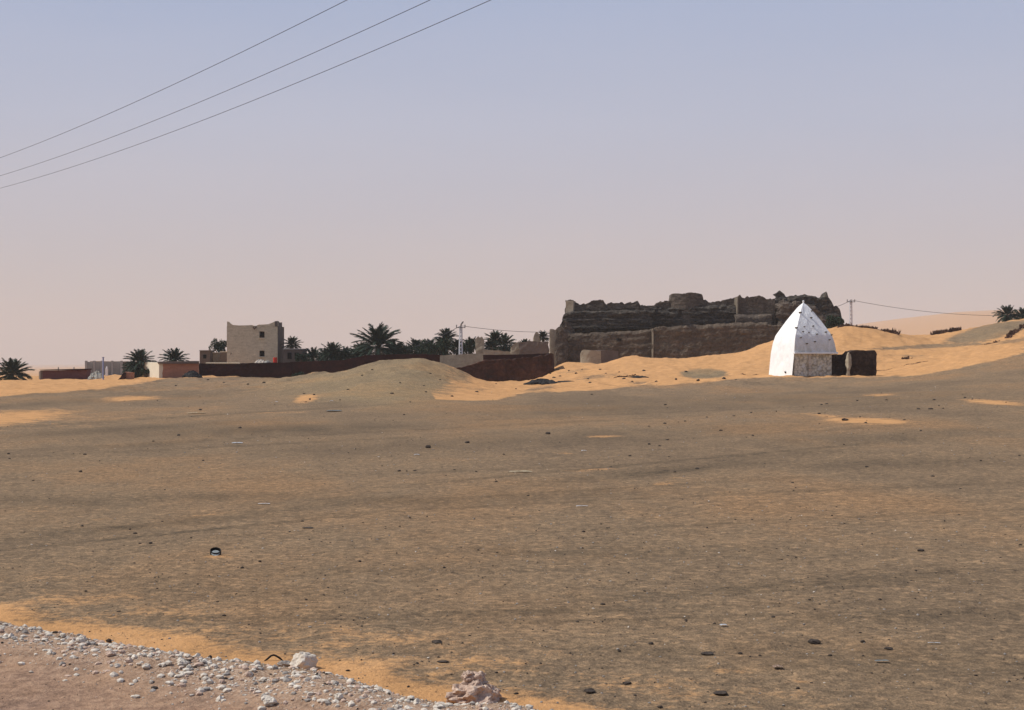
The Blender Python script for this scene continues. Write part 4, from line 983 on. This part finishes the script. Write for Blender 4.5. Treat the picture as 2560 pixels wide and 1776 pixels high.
# black ruined wall right of the tomb
d = 117; x = (2130-1280)/F*d
rw = thing('ruined_wall', 'low ruined wall with its shade painted near black attached right of the white pyramid', 'wall', (x, d, gz(x, d)))
RO = tuple(rw.location)
M['shademud'] = simple('mud_with_painted_shade', (.012, .008, .007), (.040, .026, .020), 1.6, bmp=.08, c3=(.10, .07, .05), fine=9)  # near-black mud colour carries the wall's shade
slab('recessed_wall', [(2074, 886), (2090, 883), (2110, 884), (2124, 883)], (117.8, 117.8), .8, M['shademud'], rw, amp=.16, top_n=.16, seed=111, step=.08, org=RO)
slab('end_wall', [(2121, 884), (2127, 877), (2136, 874), (2150, 875), (2166, 878), (2189, 879)], (116.6, 116.9), 1.3, M['shademud'], rw, amp=.18, top_n=.12, seed=113, step=.08, batter=.0, org=RO)
slab('painted_lit_jamb', [(2119, 890), (2122, 881), (2126, 887)], (116.4, 116.4), .4, M['tanmud'], rw, amp=.14, top_n=.12, seed=115, step=.06, org=RO)  # tan slab paints the sunlit edge between the dark walls

# ------------------------------------------------------------------ poles and cables
def pole(px, pyt, d, label, hbase=None, wpx=9):
    x = (px-1280)/F*d; g = gz(x, d); h = pz(pyt, d)-g
    t = thing('utility_pole', label, 'pole', (x, d, g), 0, 'perforated concrete poles of the cable behind the walls')
    bm = bmesh.new(); w0 = .26; w1 = .15
    n = 14
    for s in (-1, 1): 
        add_tube(bm, [(s*w0*.8, 0, -.5), (s*w1*.8, 0, h)], [.10, .075], 4)
    for k in range(n):
        z = h*(k+.5)/n; ww = (w0+(w1-w0)*z/h)*.8
        add_box(bm, (0, 0, z), (ww*2, .12, .16))
    add_box(bm, (0, 0, h-.25), (w1*2.1, .2, .5), 0, 0, .02)
    bm_obj('shaft', bm, M['concrete'], t)
    bm = bmesh.new(); add_box(bm, (0, -.12, h-.12), (1.1, .08, .08)); bm_obj('cross_arm', bm, M['steel'], t)
    for s in (-.5, 0, .5):
        bm = bmesh.new(); add_tube(bm, [(s, -.12, h-.1), (s, -.12, h+.14)], [.05, .06], 8); bmesh.ops.create_icosphere(bm, subdivisions=1, radius=.07, matrix=Matrix.Translation((s, -.12, h+.16)))
        bm_obj('insulator', bm, M['steel'], t)
    return t, Vector((x, d, g+h))
p1, top1 = pole(1152, 817, 168, 'white concrete pole with a bent top fitting among the palms')
bm = bmesh.new(); add_tube(bm, [(0, -.1, 0), (.05, -.1, .25), (.22, -.1, .5), (.3, -.1, .62)], [.07, .09, .10, .05], 7)
o = bm_obj('lamp_bracket', bm, M['steel'], p1); o.location = (0, 0, top1.z-p1.location.z)
p2, top2 = pole(2127, 753, 190, 'white perforated concrete pole on the dune right of the fort')
def cable(name, a, b, sag, r, label, group, n=40):
    a = Vector(a); b = Vector(b); bm = bmesh.new(); o = (a+b)/2; pts = []
    for k in range(n+1):
        t = k/n; p = a.lerp(b, t); p.z -= sag*4*t*(1-t); pts.append(p-o)
    add_tube(bm, pts, r, 6)
    ob = bm_obj(name, bm, M['cable'], None, True); ob.location = o
    return tag(ob, label, 'cable', group)
gc = 'cables strung between the concrete poles'
w = lambda px, py, d: Vector(((px-1280)/F*d, d, pz(py, d)))
cable('overhead_cable', top1+Vector((0, -.12, .1)), w(930, 893, 186), .6, .028, 'thin cable dropping left from the first concrete pole into the palms', gc)
cable('overhead_cable', top1+Vector((.05, -.12, .1)), w(1420, 829, 200.5), .35, .028, 'thin cable running from the first concrete pole to the fort', gc)
cable('overhead_cable', w(2078, 770, 199), top2+Vector((-.05, -.12, .1)), .15, .028, 'short cable from the fort to the second concrete pole', gc)
cable('overhead_cable', top2+Vector((.05, -.12, .12)), w(2760, 770, 215), 1.6, .028, 'long sagging cable from the second concrete pole to the right edge palms', gc)
# three wires overhead
def skywire(p, q, zh, label):
    # p, q: two photo points of the wire; constant hanging height zh above the eye
    def pt(px, py): dd = zh*F/(HZ-py); return Vector(((px-1280)/F*dd, dd, H+zh))
    A = pt(*p); B = pt(*q); dr = (B-A)
    a = A-dr*1.9; b = B+dr*1.3
    bm = bmesh.new(); n = 70; o = (A+B)/2; pts = []
    L = (b-a).length
    for k in range(n+1):
        t = k/n; c = a.lerp(b, t)
        # parabola that passes through both points
        tA = (A-a).length/L; tB = (B-a).length/L
        c.z += .0016*((t-tA)*(t-tB))*L*L*.55
        pts.append(c-o)
    add_tube(bm, pts, .0065, 6)
    ob = bm_obj('power_line', bm, M['cable'], None, True); ob.location = o
    return tag(ob, label, 'power line', 'three power lines across the upper left sky')
skywire((0, 395), (868, 0), 7.2, 'uppermost of the three power lines crossing the upper left sky')
skywire((0, 440), (1076, 0), 7.0, 'middle of the three power lines crossing the upper left sky')
skywire((0, 471), (1228, 0), 6.8, 'lowest of the three power lines crossing the upper left sky')

# ------------------------------------------------------------------ stones, litter and rubble
G_ds = 'small dark stones scattered over the gravel plain'
big = {(1070, 1120): ('blocky black stone on the mid plain right of a white scrap', 16, .55), (1168, 1108): ('black stone on the mid plain right of the blocky black stone', 13, .5),
       (1371, 1086): ('black stone on the plain before the charred debris heap', 15, .5), (2036, 1609): ('largest black stone low on the right of the plain', 32, .45),
       (2221, 1624): ('flat black stone right of the largest black stone', 22, .35), (1769, 1637): ('long black flat stone slanting down to the right', 34, .3),
       (1475, 1732): ('curved dark stone near the bottom edge on orange sand', 32, .4), (1566, 1711): ('dark stone right of the curved one near the bottom edge', 26, .35),
       (1803, 1738): ('jagged dark stone near the bottom edge right of centre', 38, .35), (1092, 1608): ('flat dark stone beyond the rubble band', 30, .3),
       (1107, 1656): ('thin dark slab beyond the pink boulder', 28, .22), (447, 1090): ('dark stone on the left plain before the maroon wall', 11, .5),
       (600, 1071): ('dark stone beyond the white scrap on the left plain', 10, .5), (2112, 1052): ('dark stone at the left tip of the right hand sand patch', 16, .5),
       (2326, 1024): ('darkest stone in the scatter right of the sand patch', 13, .45), (1742, 1173): ('dark stone on the grey band right of centre', 12, .4),
       (769, 1321): ('long thin dark stick like stone left of centre', 30, .12), (2302, 1378): ('lone dark stone on the empty right plain', 18, .4), (501, 1026): ('dark stone beside the pale plank on the left plain', 9, .5)}
for i, ((px, py), (lb, wp, hk)) in enumerate(big.items()):
    stone('dark_stone', px, py, wp, hk, M['darkstone'], lb, 'stone')
small = [(383,1104),(212,1137),(249,1153),(201,1180),(83,1202),(21,1136),(24,1147),(508,1153),(325,1324),(406,1305),(205,1316),(478,1346),(350,1360),(376,1359),(338,1335),(955,1166),(998,1179),(1017,1179),(1037,1178),(1136,1176),(1190,1180),(1025,1295),(999,1317),(1010,1038),(756,1304),(724,1331),(857,1318),(1259,1137),(1065,981),(850,1001),(1026,1006),(1192,981),
 (1622,1067),(1662,1060),(1668,1101),(1623,1112),(1649,1116),(1672,1143),(1575,1141),(1687,1181),(1912,1161),(1802,1078),(1882,1090),(1767,1044),(1835,1041),(1878,1033),(1664,1013),(1503,1312),(1713,1054),(1479,987),(1941,1029),(2048,1035),(2165,1058),(2143,1003),(2216,1001),(2054,1013),(2067,1011),(2302,1078),(2296,1024),(2358,1022),(2347,1015),(2412,995),(2431,999),(2335,1001),(2261,1051),(2452,1153),(2549,1140),(2332,1192),(2401,1223),(2167,1168),(1982,1208),(2150,1044),
 (1715,1552),(1611,1479),(1571,1433),(1627,1611),(1548,1629),(1850,1636),(1459,1330),(1507,1512),(1444,1556),(2024,1501),(1933,1544),(1995,1723),(2551,1363),(2157,1606),(297,1530),(215,1479),(605,1421),(650,1405),(236,1421),(870,1678),(1290,1736),(2075,1640),(760,985),(775,1000),(765,1006),(785,988),(1240,1205),(1320,1240),(1880,1300),(2080,1290),(2480,1600),(2440,1690),(2200,1500),(1900,1640),(1990,1395),(900,1405),(1110,1420),(560,1540),(820,1470),(1650,1770),(1385,945),(1440,935),(1470,948),(1515,935),(1548,931),(1610,928),(1640,955),(1690,950),(1715,930),(1475,958),(1500,925),(1840,950),(1422,928),(1376,935),(1400,941),(1455,925),(1560,948),(1580,955),(1745,952),(1810,948),(1240,960),(1290,973),(1130,992),(930,925),(905,940),(1000,958),(1060,965),(870,975),(980,985),(520,950),(560,958),(620,962),(660,957),(440,965),(1100,950),(1075,935)]
dme = []
for k in range(6):
    vs, fs = rock_geo(300+k, 2, 1, .75, .45+.05*k); me = bpy.data.meshes.new('dark_stone'); me.from_pydata([tuple(v) for v in vs], [], fs); me.materials.append(M['darkstone']); dme.append(me)
for i, (px, py) in enumerate(small):
    x, y, z = onray(px, py); w = rnd.uniform(6, 11)*(1+max(0, (py-1250)/650))/F*y/2
    o = bpy.data.objects.new('dark_stone', dme[i % 6]); C.objects.link(o)
    o.location = (x, y, z+w*.18); o.scale = (w, w, w*rnd.uniform(.7, 1.1)); o.rotation_euler = (0, 0, rnd.uniform(0, 6.28))
    tag(o, 'small dark stone lying on the open gravel plain', 'stone', G_ds)

def scrap(px, py, wpx, mat, label, asp=.5, hh=.25, name='litter', cat='litter', seed=1, rot=.1):
    x, y, z = onray(px, py); w = wpx/F*y; r = random.Random(seed); bm = bmesh.new()
    n = 9
    g = [[bm.verts.new(((i/(n-1)-.5)*w*(1+.12*r.uniform(-1, 1)), (j/(n-1)-.5)*w*asp*(1+.2*r.uniform(-1, 1)), w*hh*(.3+.5*r.random())*math.sin(math.pi*i/(n-1))**.5*.6+.006)) for j in range(n)] for i in range(n)]
    for i in range(n-1):
        for j in range(n-1): bm.faces.new((g[i][j], g[i+1][j], g[i+1][j+1], g[i][j+1]))
    ret = bmesh.ops.solidify(bm, geom=bm.faces[:], thickness=.006)
    o = bm_obj(name, bm, M[mat]); o.location = (x, y, z+.01); o.rotation_euler = (0, 0, rot)
    return tag(o, label, cat)
scrap(593, 1109, 26, 'whitelitter', 'long white plastic scrap on the left plain', .9, .12, seed=1)
scrap(1042, 1139, 13, 'whitelitter', 'small bright white scrap left below the blocky black stone', .9, .3, seed=2)
scrap(1455, 1268, 30, 'whitelitter', 'thin white scrap lying in the middle of the plain', .35, .10, seed=3)
scrap(1809, 1567, 17, 'whitelitter', 'bright white scrap low on the plain right of centre', .8, .25, seed=4)
scrap(1460, 1129, 14, 'whitelitter', 'pale bluish scrap on the plain before the fort', .8, .3, seed=5)
scrap(490, 1034, 44, 'creamlitter', 'pale plank lying on the sand streak on the left plain', .5, .06, 'plank', 'plank', seed=6, rot=.3)
scrap(1300, 1181, 56, 'creamlitter', 'cream coloured board lying on the centre plain', .5, .05, 'board', 'board', seed=7, rot=.1)
scrap(2335, 1612, 30, 'whitelitter', 'thin white strip of litter low on the right', .15, .08, seed=8, rot=-.1)
scrap(2204, 1657, 34, 'tin', 'grey flattened scrap right of the jagged dark stone', .4, .08, seed=9)
scrap(660, 1262, 28, 'whitelitter', 'thin white scrap left of centre on the grey band', .35, .08, seed=10)
scrap(835, 1028, 38, 'tin', 'pale bluish sheet at the foot of the gravel mound', 1.2, .05, seed=11)
scrap(691, 1006, 8, 'whitelitter', 'tiny white scrap on the mound foot left of the orange patch', 1, .4, seed=12)
scrap(829, 1004, 9, 'whitelitter', 'tiny white scrap just right of the orange patch', 1, .4, seed=13)
scrap(1944, 1672, 24, 'pinkstone', 'pale pinkish scrap near the bottom right sand streak', .8, .3, seed=14)

# tin can lying on the plain
x, y, z = onray(538, 1388)
can = thing('tin_can', 'burnt tin can with pale end lying on the left plain', 'can', (x, y, z), 0)
bm = bmesh.new(); N = 28; rings = []
for rr, hh in ((.060, 0), (.068, .006), (.068, .050), (.064, .056), (.058, .052), (.056, .012), (.0, .012)):
    rings.append([bm.verts.new((rr*math.cos(a*2*math.pi/N), rr*math.sin(a*2*math.pi/N), hh)) for a in range(N)])
for k in range(len(rings)-1):
    for a in range(N): bm.faces.new((rings[k][a], rings[k][(a+1) % N], rings[k+1][(a+1) % N], rings[k+1][a]))
bmesh.ops.remove_doubles(bm, verts=bm.verts, dist=.0005)
b_ = bm_obj('body', bm, M['tindark'], can); b_.location = (0, .02, .012); b_.rotation_euler = (.45, 0, .25)
bm = bmesh.new(); bmesh.ops.create_cone(bm, cap_ends=True, segments=28, radius1=.052, radius2=.050, depth=.006)
l_ = bm_obj('lid', bm, M['tin'], can); l_.location = (.012, -.035, .028); l_.rotation_euler = (.62, 0.08, .1)
# bent hose scrap
x, y, z = onray(684, 1652)
bm = bmesh.new(); pts = [(-.075, 0, -.005), (-.05, .003, .012), (-.02, .005, .038), (0, .006, .043), (.02, .006, .036), (.05, .002, .018), (.08, -.002, -.006)]
add_tube(bm, pts, [.004, .008, .008, .008, .008, .008, .004], 8)
o = bm_obj('rubber_scrap', bm, M['rubber'], None, True); o.location = (x, y, z); tag(o, 'bent black rubber scrap arching over the orange sand', 'rubber scrap')

# notable boulders of the roadside band
from mathutils import noise as mnoise
def craggy(seed, sub, sx, sy, sz, lumps):
    bm = bmesh.new(); bmesh.ops.create_icosphere(bm, subdivisions=sub, radius=1); r = random.Random(seed); o = Vector((seed*3.1, seed*1.7, seed*.9))
    planes = [(Vector((r.gauss(0, 1), r.gauss(0, 1), r.gauss(0, 1))).normalized(), r.uniform(.7, .95)) for _ in range(8)]
    for v in bm.verts:
        p = v.co.copy()
        for n, dd in planes:
            q = p.dot(n)
            if q > dd: p -= n*(q-dd)*.85
        k = 1+lumps*mnoise.noise(p*1.7+o)+.5*lumps*mnoise.noise(p*3.9+o)+.3*lumps*abs(mnoise.noise(p*8+o))+.12*lumps*mnoise.noise(p*19+o)
        v.co = Vector((p.x*sx*k, p.y*sy*k, p.z*sz*k))
    vs = [v.co.copy() for v in bm.verts]; fs = [tuple(v.index for v in f.verts) for f in bm.faces]; bm.free(); return vs, fs
def place_rock(name, px, py, wpx, hk, mat, label, seed, extra=()):
    x, y, z = onray(px, py); w = wpx/F*y/2
    vs, fs = craggy(seed, 4, 1, .85, hk, .30 if not extra else .5); vs = [v*w for v in vs]
    for (dx, dy, dz, s, sd) in extra:
        v2, f2 = craggy(sd, 4, 1, .9, .8, .55); b = len(vs)
        vs += [Vector((dx*w, dy*w, dz*w))+v*w*s for v in v2]; fs = fs+[tuple(b+i for i in f) for f in f2]
    o = mesh_obj(name, vs, fs, mat); o.location = (x, y, z+w*hk*.55)
    return tag(o, label, 'rock', 'larger rocks of the roadside rubble')
place_rock('boulder', 757, 1672, 62, .85, M['palestone'], 'large pale rock on the far edge of the roadside rubble', 401)
place_rock('boulder', 1180, 1756, 120, .50, M['pinkstone'], 'lumpy pinkish boulder at the right end of the roadside rubble', 402, ((.10, .1, .50, .52, 411), (-.12, .05, .78, .30, 413), (.55, -.05, .0, .55, 414), (-.45, -.1, .05, .55, 415)))
place_rock('boulder', 203, 1608, 28, .8, M['palestone'], 'bright white rock in the roadside rubble at left', 403)
place_rock('boulder', 675, 1762, 32, .8, M['palestone'], 'bright white rock at the bottom edge below the large pale rock', 404)
place_rock('boulder', 846, 1748, 24, .8, M['palestone'], 'small cube like white rock at the bottom edge between rubble', 405)
place_rock('boulder', 712, 1665, 36, .5, M['greystone'], 'grey rock tucked left of the large pale rock', 406)
place_rock('boulder', 275, 1640, 24, .7, M['pinkstone'], 'pinkish rock in the left roadside rubble', 407)
place_rock('boulder', 293, 1668, 16, .8, M['palestone'], 'small white rock under the pinkish rock at left', 408)
place_rock('boulder', 455, 1662, 26, .6, M['palestone'], 'pale flat rock in the middle of the roadside rubble', 409)
place_rock('boulder', 365, 1670, 20, .7, M['palestone'], 'small pale rock on the near side of the rubble band', 410)
place_rock('boulder', 272, 1606, 14, .8, M['darkstone'], 'small black rock in the left roadside rubble', 417)

def scatter(name, mats_sizes, gen, label, seed):
    """one mesh of many little stones with a few materials"""
    r = random.Random(seed); V = []; Fc = []; MI = []
    rocks = [(np.array([tuple(v) for v in a]), np.array(b)) for a, b in SROCKS]
    off = 0
    pts = gen(r)
    xy = np.array([(p[0], p[1]) for p in pts]); Z = height(xy[:, 0], xy[:, 1])
    for (x, y, s, mi), z in zip(pts, Z):
        rv, rf = rocks[r.randrange(8)]; a = r.uniform(0, 6.28); ca, sa = math.cos(a), math.sin(a)
        v = rv*s; v = np.stack([v[:, 0]*ca-v[:, 1]*sa+x, v[:, 0]*sa+v[:, 1]*ca+y, v[:, 2]+z+s*r.uniform(-.1, .28)], 1)
        V.append(v); Fc.append(rf+off); off += len(v); MI += [mi]*len(rf)
    V = np.vstack(V); Fc = np.vstack(Fc)
    me = bpy.data.meshes.new(name); me.from_pydata(V.tolist(), [], Fc.tolist())
    for m_ in mats_sizes: me.materials.append(M[m_])
    me.polygons.foreach_set('material_index', np.array(MI, dtype=np.int32)); me.update()
    o = bpy.data.objects.new(name, me); C.objects.link(o)
    return tag(o, label, name.replace('_', ' '), None, 'stuff')
def gen_rubble(r):
    out = []
    while len(out) < 13000:
        u = r.uniform(-6, 12); s = r.gauss(-.27, .27)
        wv = float(fbm(np.array([u*.9]), np.array([3.3]), 77, 2)[0])
        s += .15*wv
        if s > .28: continue
        x = SA[0]+SDIR[0]*u+SN[0]*s; y = SA[1]+SDIR[1]*u+SN[1]*s
        sz = .005+.033*r.random()**4.2
        mi = 0 if r.random() < .58 else (1 if r.random() < .30 else (2 if r.random() < .85 else 3))
        out.append((x, y, sz, mi))
    for _ in range(1400):     # strays on the shoulder
        u = r.uniform(-5, 11); s = r.uniform(-3.5, -.8)
        out.append((SA[0]+SDIR[0]*u+SN[0]*s, SA[1]+SDIR[1]*u+SN[1]*s, r.uniform(.003, .010), 1 if r.random() < .4 else 3))
    return out
scatter('roadside_rubble', ['palestone', 'greystone', 'pinkstone', 'darkstone'], gen_rubble, 'band of pale broken stones along the road edge at lower left', 5)
def gen_gravel(r):
    out = []
    while len(out) < 9000:
        q = r.random(); y = 1/(1/9+(1/95-1/9)*q**.75); px = r.uniform(-120, 2680); x = (px-1280)/F*y
        if sdist(x, y) < .3: continue
        k = float(fbm(np.array([x*.25]), np.array([y*.12]), 88, 3)[0])
        if r.random() > .45+.9*k: continue
        sz = (.004+.014*r.random()**3.5)*(1+y/20)
        mi = 0 if r.random() < .30 else (1 if r.random() < .45 else (2 if r.random() < .93 else 3))
        out.append((x, y, sz*.62, mi))
    return out
scatter('loose_gravel', ['darkstone', 'greystone', 'brownstone', 'palestone'], gen_gravel, 'fine loose gravel spread over the plain', 6)

# ------------------------------------------------------------------ haze
bm = bmesh.new(); add_box(bm, (0, 0, 0), (20000, 20000, 240))
hz = None
me = bpy.data.meshes.new('haze'); bm.to_mesh(me); bm.free()
hm = bpy.data.materials.new('haze'); hm.use_nodes = True; nt = hm.node_tree
for n in list(nt.nodes): nt.nodes.remove(n)
out = nt.nodes.new('ShaderNodeOutputMaterial'); pv = nt.nodes.new('ShaderNodeVolumePrincipled')
pv.inputs['Color'].default_value = (.79, .765, .76, 1); pv.inputs['Density'].default_value = .00023; pv.inputs['Anisotropy'].default_value = 0.0
nt.links.new(pv.outputs[0], out.inputs['Volume'])
me.materials.append(hm); ho = bpy.data.objects.new('haze', me); C.objects.link(ho); ho.location = (0, 0, 80); tag(ho, kind='stuff')

# ------------------------------------------------------------------ sky, sun, camera
SUN_EL = math.radians(50); tosun = Vector((-.985, .06, 0)).normalized()
w_ = bpy.data.worlds.new('World'); S.world = w_; w_.use_nodes = True; nt = w_.node_tree
bg = nt.nodes['Background']; bg.inputs['Strength'].default_value = .10
sky = nt.nodes.new('ShaderNodeTexSky'); sky.sky_type = 'NISHITA'; sky.sun_disc = False
sky.sun_elevation = SUN_EL; sky.sun_rotation = math.atan2(tosun.x, tosun.y)
sky.air_density = 1.0; sky.dust_density = 3.0; sky.ozone_density = 1.5
tc = nt.nodes.new('ShaderNodeTexCoord'); sp = nt.nodes.new('ShaderNodeSeparateXYZ'); nt.links.new(tc.outputs['Generated'], sp.inputs[0])
k = 10.0
dust = ramp(nt, sp.outputs['Z'], [(0.0, (.68, .545, .49)), (.05, (.57, .52, .53)), (.10, (.52, .515, .585)), (.163, (.475, .515, .645)), (.25, (.38, .46, .65)), (.6, (.22, .30, .52)), (1.0, (.14, .22, .44))])
mpn = nt.nodes.new('ShaderNodeMapping'); mpn.inputs['Scale'].default_value = (1, 1, 5); nt.links.new(tc.outputs['Generated'], mpn.inputs['Vector'])
dusn = noise_n(nt, mpn.outputs['Vector'], 3.5, 4, .5)
dust = mixc(nt, 1.0, dust, ramp(nt, dusn, [(.3, (.975, .98, .985)), (.7, (1.03, 1.015, 1.0))]), 'MULTIPLY')
dk = mixc(nt, 1.0, dust, (k, k, k), 'MULTIPLY')
nt.nodes[-1].clamp_result = False
fac = ramp(nt, sp.outputs['Z'], [(0.0, (1, 1, 1)), (.26, (1, 1, 1)), (.7, (.35, .35, .35))])
mx = mixc(nt, fac, sky.outputs[0], dk)
nt.links.new(mx, bg.inputs['Color'])
sl = bpy.data.lights.new('sun', 'SUN'); sl.energy = 4.0; sl.angle = math.radians(.5); sl.color = (1.0, .955, .87)
so = bpy.data.objects.new('sun', sl); C.objects.link(so)
dv = Vector((tosun.x*math.cos(SUN_EL), tosun.y*math.cos(SUN_EL), math.sin(SUN_EL)))
so.rotation_euler = dv.to_track_quat('Z', 'Y').to_euler(); so.location = (0, 0, 60)
cam = bpy.data.cameras.new('camera'); cam.lens = 36*F/2560; cam.sensor_width = 36; cam.shift_y = (HZ-888)/2560
cam.clip_start = .1; cam.clip_end = 20000
co = bpy.data.objects.new('camera', cam); C.objects.link(co); co.location = (0, 0, H); co.rotation_euler = (math.pi/2, 0, 0)
S.camera = co
S.view_settings.view_transform = 'Standard'; S.view_settings.look = 'None'; S.view_settings.exposure = 0; S.view_settings.gamma = 1
S.cycles.volume_bounces = 1
